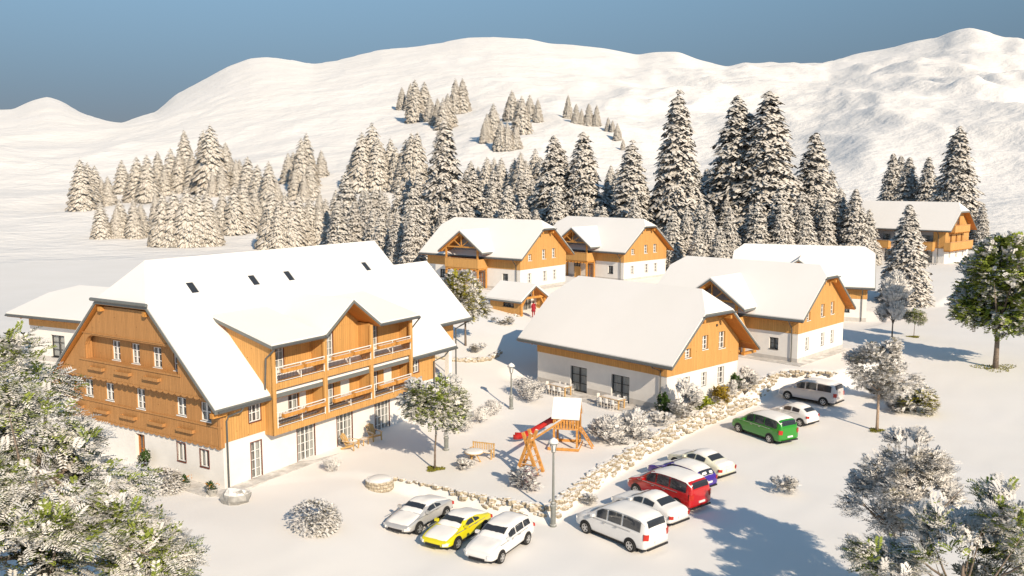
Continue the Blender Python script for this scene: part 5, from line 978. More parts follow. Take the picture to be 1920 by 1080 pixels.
# ring planter
t = thing('stone_planter', 'round stone ring planter filled with snow below the courtyard tree', 'planter', (-7.95, 51.6, tz(-7.95, 51.6) - .05))
for r in range(3):
    for k in range(14):
        a = 2 * math.pi * (k + .5 * (r % 2)) / 14; link('stone', STONES[(k + r) % 6], t, (.72 * math.cos(a), .72 * math.sin(a), .12 + r * .2), a + 1.57, (.38, .26, .24))
MB().lathe([(.74, .1), (.74, .6), (.6, .7), (.3, .74), (.02, .76)], 16).build('snow', 'snow_roof', t, smooth=True)
def boulder(lab, x, y, s):
    b = MB(); idx = {}; n = 8
    rows = 6
    for i in range(rows + 1):
        for j in range(10):
            a = math.pi * i / rows; c = 2 * math.pi * j / 10; v = Vector((math.sin(a) * math.cos(c), math.sin(a) * math.sin(c), math.cos(a)))
            v *= 1 + .35 * noise.noise(v * 1.6 + Vector((x, y, 0))); b.v.append((v.x, v.y * .8, v.z * .7))
    for i in range(rows):
        for j in range(10): b.f.append((i * 10 + j, (i + 1) * 10 + j, (i + 1) * 10 + (j + 1) % 10, i * 10 + (j + 1) % 10)); b.mi.append(0)
    o = b.build('boulder', 'stone_grey', None, (x, y, tz(x, y) + .25 * s)); o.scale = (s, s, s); tag(o, lab, 'boulder'); return o
boulder('grey boulder with a snow cap at the farmhouse corner', -15.6, 48.5, .85)
for lab, x, y in (('left of two snowy pots with orange flowers by the gable wall', -19.2, 50.5), ('right of two snowy pots with orange flowers, near the boulder', -17.3, 49.5)):
    t = thing('flower_pot', lab, 'plant', (x, y, tz(x, y))); MB().lathe([(.22, 0), (.32, .34), (.3, .36), (.02, .37)], 12).build('pot', 'stone_grey', t)
    link('crown', PARTS['bush_green'][1] if 'bush_green' in PARTS else bgr, t, (0, 0, .25), 0, .42); f = MB(); rn = random.Random(int(x * 3))
    for i in range(26):
        a, q = rn.random() * 6.28, rn.random() ** .5 * .42; h = .62 + rn.uniform(-.1, .12); c = Vector((q * math.cos(a), q * math.sin(a), h))
        for k in range(3): d = Vector((rn.uniform(-1, 1), rn.uniform(-1, 1), .6)) * .05; f.poly([c, c + d, c + Vector((d.y, -d.x, .03)), c + Vector((0, 0, .05))])
    struct(f.build('flowers', 'flower', t), 'stuff')
# ------------------------------------------------------------------ parked cars: x forward, y left, z up
CARS = {  # stations: fraction from the nose, belt z, top z, half width factor, top half width factor
 'van': dict(L=5.1, W=1.98, wb=3.15, r=.35, st=[(0, .62, .72, .80, .78), (.03, .78, .90, .93, .86), (.10, .95, 1.04, .99, .88), (.20, 1.04, 1.16, 1, .88), (.30, 1.08, 1.55, 1, .82), (.40, 1.10, 1.84, 1, .80), (.55, 1.12, 1.93, 1, .80), (.75, 1.13, 1.93, 1, .80), (.90, 1.13, 1.88, 1, .79), (.965, 1.10, 1.76, .98, .77), (1, .98, 1.18, .92, .80)], win=[(.33, .47), (.49, .67), (.69, .92)], ws=(.215, .375), roof=(.40, .955), hood=(.03, .20), rw=(.962, .985)),
 'wagon': dict(L=4.5, W=1.80, wb=2.65, r=.32, st=[(0, .55, .62, .80, .76), (.04, .70, .78, .94, .86), (.14, .82, .90, 1, .88), (.27, .90, .98, 1, .88), (.37, .93, 1.28, 1, .80), (.47, .95, 1.46, 1, .76), (.62, .97, 1.50, 1, .76), (.80, .98, 1.47, 1, .75), (.92, .97, 1.36, .98, .74), (.98, .90, 1.02, .94, .78), (1, .70, .80, .86, .78)], win=[(.40, .54), (.56, .72), (.74, .88)], ws=(.285, .455), roof=(.475, .90), hood=(.04, .265), rw=(.925, .975)),
 'sedan': dict(L=4.6, W=1.80, wb=2.75, r=.33, st=[(0, .55, .62, .78, .74), (.04, .68, .76, .93, .85), (.15, .80, .88, 1, .87), (.28, .88, .96, 1, .87), (.38, .92, 1.24, 1, .76), (.48, .94, 1.41, 1, .72), (.60, .95, 1.44, 1, .71), (.72, .96, 1.34, 1, .72), (.83, .96, 1.06, .99, .84), (.95, .93, 1.0, .95, .84), (1, .66, .78, .86, .78)], win=[(.40, .54), (.56, .72)], ws=(.295, .465), roof=(.48, .70), hood=(.04, .275), rw=(.72, .825)),
 'coupe': dict(L=4.4, W=1.86, wb=2.55, r=.33, st=[(0, .48, .54, .78, .74), (.04, .60, .67, .94, .86), (.16, .74, .81, 1, .87), (.30, .83, .89, .98, .86), (.40, .87, 1.12, .98, .74), (.50, .89, 1.26, .98, .70), (.60, .90, 1.27, .99, .69), (.72, .92, 1.16, 1, .70), (.86, .92, .98, 1, .80), (.96, .86, .92, .95, .82), (1, .62, .72, .86, .78)], win=[(.42, .58), (.60, .70)], ws=(.315, .485), roof=(.495, .68), hood=(.04, .295), rw=(.695, .85)),
 'hatch': dict(L=3.7, W=1.66, wb=2.35, r=.31, st=[(0, .58, .66, .80, .76), (.05, .74, .82, .94, .86), (.15, .86, .94, 1, .87), (.25, .94, 1.02, 1, .87), (.37, .98, 1.34, 1, .78), (.48, 1.0, 1.50, 1, .75), (.65, 1.02, 1.51, 1, .74), (.82, 1.02, 1.42, .99, .73), (.93, 1.0, 1.14, .96, .76), (.985, .86, .94, .92, .76), (1, .66, .74, .86, .76)], win=[(.40, .58), (.61, .78)], ws=(.265, .46), roof=(.475, .83), hood=(.05, .245), rw=(.84, .925)),
}
def make_car(kind, name, label, paint, cx, cy, az, snow=('roof', 'hood'), ws_snow=True, side_snow=0):
    c = CARS[kind]; L, W, wb, r = c['L'], c['W'], c['wb'], c['r']; st = c['st']; h = W / 2; zl = .24
    t = thing(name, label, 'car', (cx, cy, tz(cx, cy) - .01), rad(90 - az), 'cars parked on the snow')
    # pitch to the slope of the ground under the wheels
    fs = [s[0] for s in st]; ip = lambda f, k: float(np.interp(f, fs, [s[k] for s in st]))
    X = lambda f: L / 2 - f * L
    # body shell
    b = MB(); ring = []
    for (f, zb, zt, wf, tf) in st:
        w_ = h * wf; tw = h * tf; gh = zt - zb > .2; nose = f < .03 or f > .985; lo = zl + (.14 if nose else 0)
        cw = .96 if gh else .985
        half = [(w_ * .86, lo), (w_, lo + .14), (w_ * 1.0, zl + (zb - zl) * .55), (w_ * .975, zb - .03), (w_ * (.93 if gh else .92), zb + .02), (tw * 1.0 + (.02 if gh else 0), zt - (.09 if gh else .03)), (tw * .86, zt - .02), (tw * .4, zt)]
        ring.append([(X(f), y, z) for y, z in half] + [(X(f), -y, z) for y, z in half[::-1]])
    n = len(ring[0])
    for q in ring: b.v += q
    for i in range(len(ring) - 1):
        for j in range(n): b.f.append((i * n + j, i * n + (j + 1) % n, (i + 1) * n + (j + 1) % n, (i + 1) * n + j)); b.mi.append(0)
    b.f.append(tuple(range(n - 1, -1, -1))); b.f.append(tuple((len(ring) - 1) * n + j for j in range(n))); b.mi += [0, 0]
    body = b.build('body', paint, t, smooth=True); sb = body.modifiers.new('round', 'SUBSURF'); sb.levels = sb.render_levels = 2
    side = lambda f, u, sg, o: (X(f), sg * ((h * ip(f, 3) * .945) * (1 - u) + (h * ip(f, 4) + .03) * u + o), (ip(f, 1) + .03) * (1 - u) + (ip(f, 2) - .10) * u)
    def topp(f, v, o):
        tw = h * ip(f, 4); zz = ip(f, 2); a = abs(v); dz = .0 if a < .4 else (.02 * (a - .4) / .46 if a < .86 else .02 + .05 * (a - .86) / .14 + max(0, a - 1.02) * .5)
        return (X(f), tw * v, zz - dz + o)
    def patch(fn, f0, f1, v0, v1, o, nu=5, nv=5):
        m_ = MB(); 
        for i in range(nu + 1):
            for j in range(nv + 1): m_.v.append(fn(f0 + (f1 - f0) * i / nu, v0 + (v1 - v0) * j / nv, o))
        for i in range(nu):
            for j in range(nv): a = i * (nv + 1) + j; m_.f.append((a, a + 1, a + nv + 2, a + nv + 1)); m_.mi.append(0)
        return m_
    for sg in (-1, 1):
        for f0, f1 in c['win']:
            m_ = MB(); N = 4
            u0 = lambda f: .08; 
            for i in range(N + 1):
                f = f0 + (f1 - f0) * i / N; hh = ip(f, 2) - ip(f, 1); um = .90 if hh > .33 else max(.1, .90 * (hh - .02) / .33)
                for u in (.08, .08 + (um - .08) * .5, um): m_.v.append(side(f, u, sg, .018))
            for i in range(N):
                for j in range(2): a = i * 3 + j; m_.f.append((a, a + 1, a + 4, a + 3)); m_.mi.append(0)
            m_.build('window', 'glass_dark', body, smooth=True)
        for wx in (wb / 2 + .05 * (L - 4.4), -wb / 2 + .05 * (L - 4.4)):
            y = sg * (h - .015)
            a_ = MB(); prof = []
            for k in range(17): a_.v.append((wx + (r + .075) * math.cos(math.pi * k / 16), y + sg * .022, r + (r + .075) * math.sin(math.pi * k / 16)))
            a_.v.append((wx - r - .075, y + sg * .02, .24)); a_.v.append((wx + r + .075, y + sg * .02, .24)); a_.f.append(tuple(range(19))); a_.mi.append(0); a_.build('wheel_arch', 'black_trim', t)
            w_ = MB(); w_.lathe([(r * .62, -.1), (r * .9, -.11), (r, -.07), (r, .07), (r * .9, .11), (r * .62, .1)], 18)
            w_.xform(Matrix.Rotation(math.pi / 2, 4, 'X')); wh = w_.build('wheel', 'tyre', t, (wx, sg * (h - .065), r), smooth=False)
            q = MB(); R = r * .66
            for k in range(18):
                a0, a1 = 2 * math.pi * k / 18, 2 * math.pi * (k + 1) / 18
                q.poly([(R * math.cos(a0), 0, R * math.sin(a0)), (R * math.cos(a1), 0, R * math.sin(a1)), (R * .84 * math.cos(a1), -sg * .012, R * .84 * math.sin(a1)), (R * .84 * math.cos(a0), -sg * .012, R * .84 * math.sin(a0))])
            for k in range(5):
                a = 2 * math.pi * k / 5; ca, sa = math.cos(a), math.sin(a); d = .05
                q.poly([(-sa * d, 0.004 * sg, ca * d), (sa * d, .004 * sg, -ca * d), (ca * R * .9 + sa * d * .8, 0, sa * R * .9 - ca * d * .8), (ca * R * .9 - sa * d * .8, 0, sa * R * .9 + ca * d * .8)])
            q.lathe([(.055, -.01), (.055, .01), (.02, .02)], 8) if False else None
            q.build('rim', 'rim', wh, (0, sg * .112, 0))
        # mirror, handles, lights
        fm = c['ws'][0] + .07; p = side(fm, .1, sg, .1); MB().box(p[0] - .09, p[0] + .07, p[1] - .1, p[1] + .1, p[2], p[2] + .14).build('mirror', paint, t)
        for f in (.44, .60): p = side(f, -.15, sg, .045); MB().box(p[0] - .1, p[0] + .1, p[1] - .012, p[1] + .012, p[2] - .06, p[2] - .03).build('door_handle', 'rim', t)
        zb = ip(.03, 1); MB().beam((X(.012), sg * h * .62, zb - .09), (X(.05), sg * h * .90, zb - .05), .16, .13).build('headlight', 'lamp_clear', t)
        zb = ip(.985, 1); MB().beam((X(.992), sg * h * .70, zb - .06), (X(.965), sg * h * .955, zb - .03), .12, .16 if kind != 'van' else .3).build('tail_light', 'lamp_red', t)
        MB().box(X(.8), X(.2), sg * h * .985 - .012, sg * h * .985 + .012, ip(.5, 1) - .045, ip(.5, 1) - .02).build('belt_trim', 'rim', t)
    patch(topp, *c['ws'], -.88, .88, .018).build('windscreen', 'glass_dark', body, smooth=True)
    f0, f1 = c['rw']; patch(topp, f0, f1, -.84, .84, .02).build('rear_window', 'glass_dark', body, smooth=True)
    MB().box(X(.0) - .03, X(.0) + .012, -.45, .45, .34, .46).build('grille', 'black_trim', t); MB().box(X(1) - .035, X(1) + .02, -.26, .26, .58, .70).build('number_plate', 'lamp_clear', t)
    MB().box(X(1) - .02, X(1) + .05, -h * .8, h * .8, .30, .40).build('bumper_trim', 'black_trim', t)
    if kind == 'van' and paint in ('paint_white', 'paint_pearl'): MB().box(X(.985) - .03, X(.985) + .03, -h * .86, h * .86, 1.07, 1.12).build('light_strip', 'lamp_red', t)
    MB().box(X(.9), X(.1), -h * .8, h * .8, .16, .26).build('underbody', 'black_trim', t)
    # settled snow
    def cover(nm, f0, f1, v0, v1, th, nu=8):
        m_ = MB(); nv = 10
        for i in range(nu + 1):
            for j in range(nv + 1):
                f = f0 + (f1 - f0) * i / nu; v = v0 + (v1 - v0) * j / nv; e = min(1, 3.2 * min(i / nu, 1 - i / nu) + .15) * min(1, 3.2 * min(j / nv, 1 - j / nv) + .15)
                m_.v.append(topp(f, v, -.015 + (th + .03 * noise.noise(Vector((f * 9, v * 3, cx)))) * e ** .5 if 0 < i < nu and 0 < j < nv else -.03))
        for i in range(nu):
            for j in range(nv): a = i * (nv + 1) + j; m_.f.append((a, a + 1, a + nv + 2, a + nv + 1)); m_.mi.append(0)
        m_.build(nm, 'snow_roof', body, smooth=True)
    full = kind in ('coupe', 'wagon') and paint != 'paint_purple'
    if 'roof' in snow and not full: cover('roof_snow', c['roof'][0] - .02, c['roof'][1] + .015, -1.04, 1.04, .07)
    if 'hood' in snow: cover('bonnet_snow', c['hood'][0], c['hood'][1] + .05, -1.08, 1.08, .06)
    if full:
        cover('windscreen_snow', c['ws'][0] - .02, c['ws'][0] + .085, -1.06, 1.06, .06, 4); cover('roof_snow', c['ws'][1] - .05, .97 if kind == 'coupe' else c['roof'][1] + .02, -1.12, 1.12, .08, 12)
    elif ws_snow: cover('windscreen_snow', c['ws'][0] + .01, c['ws'][1] - .035, -.9, .9, .055, 5)
    if 'boot' in snow and not full: cover('boot_snow', c['rw'][1] - .03, .98, -1.09, 1.09, .06, 5)
    if 'rw' in snow and not full: cover('rear_window_snow', c['rw'][0] + .01, c['rw'][1], -.85, .85, .05, 4)
    return t
def from_wheel(kind, wx, wy, az, front=True):
    c = CARS[kind]; a = rad(az); hx, hy = math.sin(a), math.cos(a); rx, ry = hy, -hx; s = -1 if front else 1; o = .05 * (c['L'] - 4.4)
    return wx + hx * (s * c['wb'] / 2 - o) + rx * (c['W'] / 2 - .08), wy + hy * (s * c['wb'] / 2 - o) + ry * (c['W'] / 2 - .08), az
make_car('coupe', 'sports_car', 'silver white sports car under snow, leftmost of the parked cars', 'paint_silver', *from_wheel('coupe', -5.02, 45.56, -150), snow=('roof', 'hood', 'boot', 'rw'), ws_snow=False)
make_car('coupe', 'sports_car', 'bright yellow sports car with snow on bonnet and roof', 'paint_yellow', *from_wheel('coupe', -2.85, 43.7, -149), snow=('roof', 'hood', 'boot', 'rw'))
make_car('wagon', 'estate_car', 'white estate car right of the yellow sports car', 'paint_white', *from_wheel('wagon', -.58, 42.05, -150), snow=('roof', 'hood'))
make_car('van', 'minivan', 'white minivan nearest the camera, right of the lamp post', 'paint_white', *from_wheel('van', 4.0, 45.8, -41))
make_car('sedan', 'saloon_car', 'white saloon between the near white minivan and the red minivan', 'paint_white', 7.75, 48.35, -40, snow=('roof', 'hood', 'boot'))
make_car('van', 'minivan', 'bright red minivan with snow on its roof', 'paint_red', *from_wheel('van', 9.5, 49.14, -39, False))
make_car('wagon', 'estate_car', 'purple blue car half hidden behind the red minivan', 'paint_purple', 10.6, 53.9, -38, snow=('roof', 'hood', 'rw'))
make_car('sedan', 'saloon_car', 'cream white saloon at the far end of the row behind the red minivan', 'paint_cream', *from_wheel('sedan', 12.5, 54.6, -38, False), snow=('roof', 'hood', 'boot'))
make_car('van', 'minivan', 'bright green minivan by the rubble bank', 'paint_green', *from_wheel('van', 18.58, 62.22, -29, False))
make_car('hatch', 'small_car', 'small white hatchback right of the green minivan', 'paint_white', *from_wheel('hatch', 22.2, 66.6, -36, False))
make_car('van', 'minivan', 'pale silver minivan parked below the truss dormer chalet', 'paint_pearl', *from_wheel('van', 25.85, 72.07, -46, False))
# ------------------------------------------------------------------ lamp posts
def lamp(label, x, y, H, z=None):
    t = thing('lamp_post', label, 'lamp post', (x, y, tz(x, y) if z is None else z), .3, 'courtyard lamp posts'); b = H * .24; k = H / 4.2
    MB().lathe([(.20, 0), (.20, .12), (.15, .14), (.15, b - .12), (.18, b - .1), (.18, b), (.12, b + .05), (.15, b + .1), (.15, b + .16), (.08, b + .2)], 12).build('base', 'iron_grey', t, smooth=False)
    MB().lathe([(.075, b + .2), (.055, H - .85)], 10).build('pole', 'iron_grey', t); MB().lathe([(.055, H - .85), (.13, H - .8), (.13, H - .77), (.07, H - .75)], 10).build('collar', 'iron_grey', t)
    f = MB()
    for j in range(6):
        a = 2 * math.pi * j / 6; c, s = math.cos(a), math.sin(a); f.beam((.11 * c, .11 * s, H - .76), (.21 * c, .21 * s, H - .3), .025)
    lf = f.build('lantern_frame', 'iron_grey', t); g = MB()
    g.lathe([(.10, H - .76), (.195, H - .3)], 6); g.build('lantern_glass', 'lamp_clear', lf)
    MB().lathe([(.30, H - .31), (.30, H - .28), (.16, H - .12), (.05, H - .06), (.03, H), (.005, H + .03)], 12).build('cap', 'iron_grey', t)
    MB().lathe([(.31, H - .275), (.2, H - .11), (.06, H - .03), (.01, H + .02)], 12).build('snow', 'snow_roof', t, smooth=True)
lamp('lamp post in the open courtyard in front of the dark house shadow', -.06, 68.4, 3.7); lamp('lamp post half hidden behind the courtyard tree', -4.42, 58.07, 3.7); lamp('tall near lamp post standing at the corner of the stone wall', 2.25, 46.75, 5.0)
# ------------------------------------------------------------------ garden furniture
def tlegs(t, x, y, h, w=.08, m='furniture'):
    for sx in (-1, 1):
        for sy in (-1, 1): MB().box(sx * x - w / 2, sx * x + w / 2, sy * y - w / 2, sy * y + w / 2, 0, h).build('leg', m, t)
def C_loc(u, v): a = rad(47.16); return 11.94 + u * math.sin(a) - v * math.cos(a), 67.2 + u * math.cos(a) + v * math.sin(a)
RC = rad(90 - 47.16)
def shell_chair(label, x, y, rz, z):
    t = thing('terrace_chair', label, 'chair', (x, y, z), rz, 'white chairs at the terrace dining tables')
    s = MB(); s.slab([(-.22, -.22, .46), (.22, -.22, .46), (.22, .22, .46), (-.22, .22, .46)], .05); s.build('seat', 'chair_white', t)
    b = MB()
    for i in range(5):
        a0, a1 = -.9 + .36 * i, -.9 + .36 * (i + 1); p = lambda a, z_: (.26 * math.sin(a) * 1.0, .05 + .2 * math.cos(a), z_)
        b.poly([p(a0, .46), p(a1, .46), p(a1, .84 - .05 * abs(a1)), p(a0, .84 - .05 * abs(a0))]); q = lambda a, z_: (.23 * math.sin(a), .05 + .17 * math.cos(a), z_)
        b.poly([q(a1, .46), q(a0, .46), q(a0, .84 - .05 * abs(a0)), q(a1, .84 - .05 * abs(a1))]); b.poly([p(a0, .84 - .05 * abs(a0)), p(a1, .84 - .05 * abs(a1)), q(a1, .84 - .05 * abs(a1)), q(a0, .84 - .05 * abs(a0))])
    b.build('backrest', 'chair_white', t); tlegs(t, .18, .18, .41, .03, 'chair_white')
for lab, v0 in (('far', 9.75), ('near', 3.95)):
    x, y = C_loc(-1.75, v0); z = .11
    t = thing('dining_table', 'long wooden terrace table at the %s glass door, %s the house corner downpipe' % (('left', 'away from') if lab == 'far' else ('right', 'closer to')), 'table', (x, y, z), RC, 'terrace dining tables')
    for i in range(4): MB().box(-.42 + i * .212, -.42 + i * .212 + .2, -1.05, 1.05, .70, .75).build('plank', 'furniture', t)
    tlegs(t, .34, .92, .70, .09); MB().box(-.3, .3, -.8, .8, .752, .79).build('snow', 'snow_roof', t)
    for sd, rz in ((-1, 0), (1, 1)):
        for k in range(3):
            cx_, cy_ = C_loc(-1.75 + sd * .62, v0 - .65 + k * .65)
            shell_chair('%s white shell chair on the %s side of the %s terrace table' % (('right hand', 'middle', 'left hand')[k], 'courtyard' if sd < 0 else 'house', 'left' if lab == 'far' else 'right'), cx_, cy_, RC + (math.pi / 2 if sd < 0 else -math.pi / 2), z)
    cx_, cy_ = C_loc(-1.75, v0 + 1.35); shell_chair('white shell chair at the left head of the %s terrace table' % ('left' if lab == 'far' else 'right'), cx_, cy_, RC, z)
# bench and round table
bt = thing('park_bench', 'wooden slatted bench behind the round snowy table', 'bench', (-1.95, 56.3, tz(-1.95, 56.3)), -.35)
for i in range(4): MB().box(-.75, .75, -.22 + i * .12, -.22 + i * .12 + .1, .42, .46).build('slat', 'furniture', bt)
for i in range(12): MB().box(-.72 + i * .125, -.72 + i * .125 + .06, .26, .29, .5, .9).build('slat', 'furniture', bt)
MB().box(-.78, .78, .25, .3, .9, .98).build('top_rail', 'furniture', bt); MB().box(-.7, .7, -.2, .22, .462, .50).build('snow', 'snow_roof', bt)
for sx in (-.72, .72):
    MB().box(sx - .04, sx + .04, -.24, -.16, 0, .66).build('leg', 'furniture', bt); MB().box(sx - .04, sx + .04, .22, .3, 0, .98).build('leg', 'furniture', bt); MB().box(sx - .05, sx + .05, -.26, .24, .66, .71).build('armrest', 'furniture', bt)
rt = thing('round_table', 'round garden table covered by a thick snow disc', 'table', (-2.45, 55.35, tz(-2.45, 55.35)))
MB().lathe([(.62, .66), (.62, .71), (.02, .712)], 20).build('tabletop', 'furniture', rt); MB().lathe([(.61, .715), (.58, .79), (.4, .82), (.02, .83)], 20).build('snow', 'snow_roof', rt, smooth=True)
for a in (0, 2.09, 4.19): MB().beam((.1 * math.cos(a), .1 * math.sin(a), .64), (.45 * math.cos(a), .45 * math.sin(a), 0), .07).build('leg', 'furniture', rt)
# adirondack chairs at the farmhouse
def deck_chair(label, x, y, rz):
    t = thing('deck_chair', label, 'chair', (x, y, tz(x, y) + .03), rz, 'deck chairs at the farmhouse wall')
    for i in range(5):
        s = MB(); w0 = -.29 + i * .118; s.beam((w0 + .05, .22, .30), (w0 * 1.12 + .05, .62, 1.05 - .06 * abs(i - 2)), .1, .025); s.build('slat', 'furniture', t)
        s = MB(); s.beam((-.3, -.35 + i * .12, .40 - i * .022), (.3, -.35 + i * .12, .40 - i * .022), .1, .025); s.build('slat', 'furniture', t)
    for sx in (-.33, .33):
        MB().beam((sx, -.42, .0), (sx, -.38, .58), .09, .04).build('leg', 'furniture', t); MB().beam((sx, -.40, .36), (sx, .55, .04), .04, .12).build('leg', 'furniture', t); MB().beam((sx * 1.1, -.5, .60), (sx * 1.1, .42, .60), .12, .03).build('armrest', 'furniture', t)
def A_loc(X, Y): a = rad(31.98); return -16.83 + X * math.sin(a) - Y * math.cos(a), 50.28 + X * math.cos(a) + Y * math.sin(a)
RA = rad(58.02)
deck_chair('left of two wooden deck chairs at the farmhouse doors', *A_loc(9.7, -1.0), RA + .25); deck_chair('right of two wooden deck chairs at the farmhouse doors', *A_loc(12.1, -1.0), RA - .3)
x, y = A_loc(10.9, -1.1); t = thing('side_table', 'low wooden table between the two deck chairs', 'table', (x, y, tz(x, y) + .02), RA)
for i in range(4): MB().box(-.3 + i * .155, -.3 + i * .155 + .14, -.25, .25, .40, .43).build('plank', 'furniture', t)
tlegs(t, .24, .2, .40, .05)
# sun lounger in the shade
t = thing('sun_lounger', 'dark sun lounger in the blue shade behind the terrace house', 'lounger', (1.55, 88.6, tz(1.55, 88.6)), -.3)
MB().beam((-.9, 0, .3), (.25, 0, .28), .62, .06).build('seat', 'wicker_dark', t); MB().beam((.25, 0, .28), (.95, 0, .72), .62, .06).build('backrest', 'wicker_dark', t)
for sx in (-.7, .3):
    for sy in (-.26, .26): MB().box(sx, sx + .05, sy - .025, sy + .025, 0, .27).build('leg', 'wicker_dark', t)
# handrail by the right chalet
t = thing('handrail', 'short dark handrail poking out of the snow behind the terrace house ridge', 'railing', (17.8, 111.2, 4.0), .15)
for sx in (-1.4, 0, 1.4): MB().box(sx - .05, sx + .05, -.05, .05, -1.2, .95).build('post', 'gutter', t)
MB().box(-1.5, 1.5, -.05, .05, .85, .97).build('rail', 'gutter', t); MB().box(-1.5, 1.5, -.05, .05, .35, .42).build('rail', 'gutter', t)
# ------------------------------------------------------------------ climbing frame with slide
px, py = 3.75, 58.75; t = thing('play_tower', 'wooden climbing tower with snowy roof, red slide and swing beam', 'playground', (px, py, tz(px, py)), -.22)
w2, d2 = .78, .72
for sx in (-w2, w2):
    for sy in (-d2, d2): MB().box(sx - .07, sx + .07, sy - .07, sy + .07, 0, 2.25).build('post', 'beam', t)
for i in range(8): MB().box(-w2 + .2 * i - .02, -w2 + .2 * i + .16, -d2, d2, 1.34, 1.38).build('floor_plank', 'beam', t)
for i in range(8):
    for sy in (-d2 - .07, d2 + .05): MB().box(-w2 + .02 + i * .2, -w2 + .02 + i * .2 + .14, sy, sy + .025, 1.42, 2.02).build('plank', 'beam_dry', t)
for i in range(3): MB().box(w2 + .06, w2 + .085, -d2 + .02 + i * .16, -d2 + .02 + i * .16 + .14, 1.3, 2.3).build('plank', 'beam_dry', t)
for i in range(3): MB().box(w2 + .06, w2 + .085, d2 - .5 + i * .16, d2 - .5 + i * .16 + .14, 1.3, 2.3).build('plank', 'beam_dry', t)
for sy in (-d2 - .08, d2 + .06): MB().box(-w2 - .06, w2 + .06, sy - .01, sy + .05, 1.36, 1.44).build('rail', 'beam', t); MB().box(-w2 - .06, w2 + .06, sy - .01, sy + .05, 2.02, 2.1).build('rail', 'beam', t)
ro = MB(); sn = MB()
for sg in (-1, 1):
    q = [(-w2 - .15, sg * (d2 + .18), 2.12), (w2 + .18, sg * (d2 + .18), 2.12), (w2 + .18, 0, 3.32), (-w2 - .15, 0, 3.32)]
    if sg == 1: q = q[::-1]
    ro.slab(inset(q, .1), .04); sn.slab([Vector(v) + Vector((0, 0, .07)) for v in q], .09)
r_ = ro.build('roof', 'beam_dry', t); sn.build('snow', 'snow_roof', r_)
for i in range(6):
    yy = -.62 + i * .21; zt_ = 3.25 - abs(yy + .1) * 1.34; MB().box(w2 + .1, w2 + .125, yy, yy + .19, 2.62 if abs(i - 2.5) < 1 else 2.2, max(2.3, zt_)).build('plank', 'beam_dry', t)
for sy in (-.25, .25): MB().beam((w2 + .1, sy, 1.4), (w2 + 1.0, sy, 0), .06, .09).build('ladder_rail', 'beam', t)
for i in range(5): MB().beam((w2 + .1 + .16 * i, -.25, 1.3 - .25 * i), (w2 + .1 + .16 * i, .25, 1.3 - .25 * i), .07, .05).build('rung', 'beam', t)
sl_ = MB(); path = [(-w2 - .02, 1.62), (-w2 - .4, 1.52), (-w2 - 1.2, 1.0), (-w2 - 2.0, .46), (-w2 - 2.6, .26), (-w2 - 2.95, .25)]; ny = [-.26, -.24, -.1, .1, .24, .26]; nz = [.36, .06, 0, 0, .06, .36]
for (x_, z_) in path:
    for a, b in zip(ny, nz): sl_.v.append((x_, a + .15, z_ + b))
for i in range(len(path) - 1):
    for j in range(5): a = i * 6 + j; sl_.f.append((a, a + 1, a + 7, a + 6)); sl_.mi.append(0)
o = sl_.build('slide', 'red_plastic', t, smooth=True); m_ = o.modifiers.new('wall', 'SOLIDIFY'); m_.thickness = .04
sp = (-1.3, -5.45)                                   # foot of the A-frame in tower coordinates
MB().beam((-.2, -d2 - .05, 2.05), (sp[0] - .1, sp[1] - .6, 2.05), .16, .16).build('swing_beam', 'beam', t)
dirv = Vector((sp[0] + .2, sp[1] + d2, 0)).normalized(); per = Vector((dirv.y, -dirv.x, 0))
for k, off in enumerate((0, -.85)):
    c = Vector((sp[0], sp[1], 0)) - dirv * off
    for sg in (-1, 1): MB().beam(c + per * sg * .72, c - per * sg * .28 + Vector((0, 0, 2.62)), .17, .17).build('post', 'beam', t)
    MB().beam(c + per * .5 + Vector((0, 0, .62)), c - per * .5 + Vector((0, 0, .62)), .08, .06).build('brace', 'beam', t)
for sg in (-1, 1):
    for i in range(5):
        f = .12 + .15 * i; a = Vector((sp[0], sp[1], 0)) + per * sg * (.72 - f * 1.0) + Vector((0, 0, 2.62 * f)); MB().beam(a, a + dirv * .85, .05, .05).build('rung', 'beam', t)
MB().beam(Vector((sp[0], sp[1], 2.3)) , Vector((sp[0], sp[1], 2.3)) + dirv * .85, .09, .07).build('top_bar', 'beam', t)
for a0, a1, b0, b1 in ((-1.15, .95, -1.1, -1.0), (-1.15, .95, 1.0, 1.1), (-1.15, -1.05, -1.0, 1.0), (.85, .95, -1.0, 1.0)): MB().box(a0, a1, b0, b1, 0, .2).build('sandbox_board', 'beam', t)
# ------------------------------------------------------------------ little timber hut
hx, hy, hz = .94, 96.9, 3.1
H = thing('timber_hut', 'little timber hut with open gabled porch and snow roof in front of the chalets', 'hut', (hx, hy, hz), rad(90 - 42))
k = MB(); wall(k, PX(0), [(0, -.4), (4.6, -.4), (4.6, 1.62), (0, 1.62)], ((1.0, 2.6, .85, 1.35),)); wall(k, PXr(4.2), [(0, -.4), (4.6, -.4), (4.6, 1.62), (0, 1.62)]); wall(k, PYr(4.6), [(0, -.4), (4.2, -.4), (4.2, 1.62), (2.1, 3.0), (0, 1.62)]); k.build('wall', 'wood', H)
window(H, PX(0), 1.0, 2.6, .85, 1.35, depth=.15, frame='frame_dark', nx=2, nz=1, fw=.05, curtain=False)
f = MB(); wall(f, PY(1.3), [(0, -.4), (4.2, -.4), (4.2, 1.62), (2.1, 3.0), (0, 1.62)], ((1.9, 3.3, 0, 2.0),)); f.build('front_wall', 'plaster', H); window(H, PY(1.3), 1.9, 3.3, 0, 2.0, depth=.15, frame='frame_dark', nx=2, nz=1, fw=.07, door=True, curtain=False, room='room_pale')
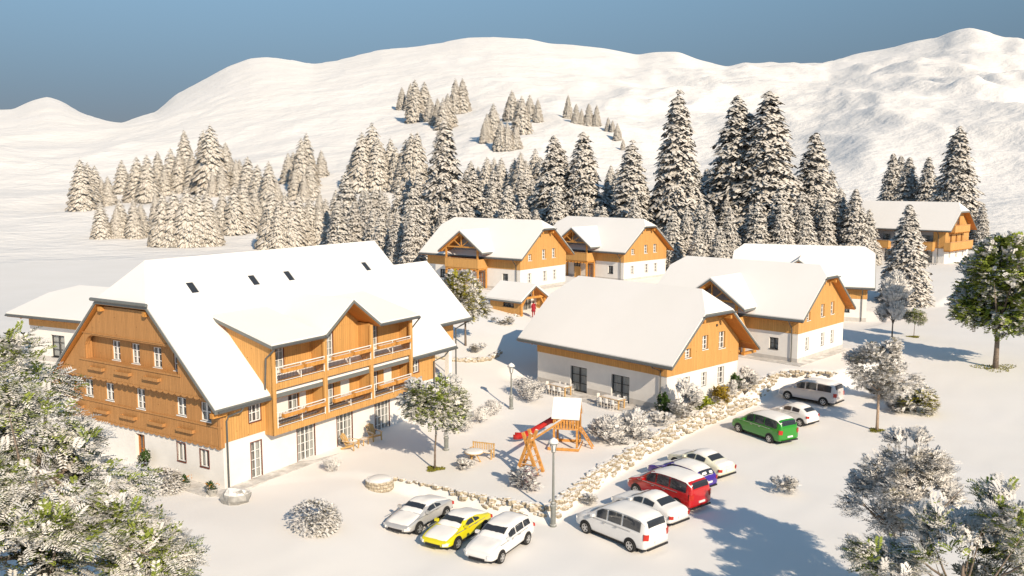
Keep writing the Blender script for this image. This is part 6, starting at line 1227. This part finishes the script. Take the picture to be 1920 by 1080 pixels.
for a in (.12, 4.08): MB().box(a - .13, a + .13, -.13, .13, -.4, 1.75).build('post', 'beam_dry', H)
for a, b in ((.2, .95), (4.0, 3.25)): MB().beam((a, 0, .9), (b, 0, 2.0), .14, .16).build('brace', 'beam_dry', H)
MB().beam((0, 0, 1.85), (4.2, 0, 1.85), .16, .24).build('tie_beam', 'beam_dry', H); MB().beam((2.1, 0, 1.9), (2.1, 0, 2.85), .14, .14).build('king_post', 'beam_dry', H)
gable_roof(H, -.45, 4.65, -.5, 5.0, 1.55, 3.18, t=.14, snow=.22)
st_ = [link('stone', STONES[i % 6], H, (-.12, .2 + i * .45, -.1 + .05 * (i % 2)), i, (.5, .4, .42)) for i in range(10)]
# person at the hut
pm = bpy.data.meshes.new('body'); J = {'pel': (0, 0, .92), 'spi': (0, 0, 1.18), 'che': (0, .01, 1.36), 'nec': (0, 0, 1.5), 'hea': (0, -.01, 1.62), 'crn': (0, 0, 1.72)}
vs = [J['pel'], J['spi'], J['che'], J['nec'], J['hea'], J['crn']]; es = [(0, 1), (1, 2), (2, 3), (3, 4), (4, 5)]; rr = [.17, .16, .17, .06, .095, .06]
for sg in (-1, 1):
    n = len(vs); vs += [(sg * .19, 0, 1.40), (sg * .25, .02, 1.14), (sg * .24, -.1, .92), (sg * .24, -.14, .85)]; es += [(2, n), (n, n + 1), (n + 1, n + 2), (n + 2, n + 3)]; rr += [.075, .06, .05, .035]
    n = len(vs); vs += [(sg * .1, 0, .86), (sg * .11, -.02, .48), (sg * .11, .02, .08), (sg * .12, -.14, .04)]; es += [(0, n), (n, n + 1), (n + 1, n + 2), (n + 2, n + 3)]; rr += [.11, .075, .055, .045]
pm.from_pydata(vs, es, []); po = bpy.data.objects.new('person', pm); COL.objects.link(po); pm.materials.append(M['coat_red'])
sk2 = po.modifiers.new('skin', 'SKIN'); 
for i, v in enumerate(pm.skin_vertices[0].data): v.radius = (rr[i], rr[i] * .85); v.use_root = (i == 0)
po.modifiers.new('sub', 'SUBSURF').levels = 2; po.location = (2.35, 96.3, 3.05); po.rotation_euler = (0, 0, .5); tag(po, 'person in a dark red coat standing at the hut porch', 'person')
hd = MB(); hd.lathe([(.02, 1.56), (.105, 1.58), (.12, 1.66), (.09, 1.75), (.02, 1.78)], 10); hd.build('hair', 'hair', po, smooth=True)
lg = MB(); lg.lathe([(.24, .62), (.22, .8), (.19, 1.0), (.19, 1.3)], 10); lg.build('coat', 'coat_red', po, smooth=True)
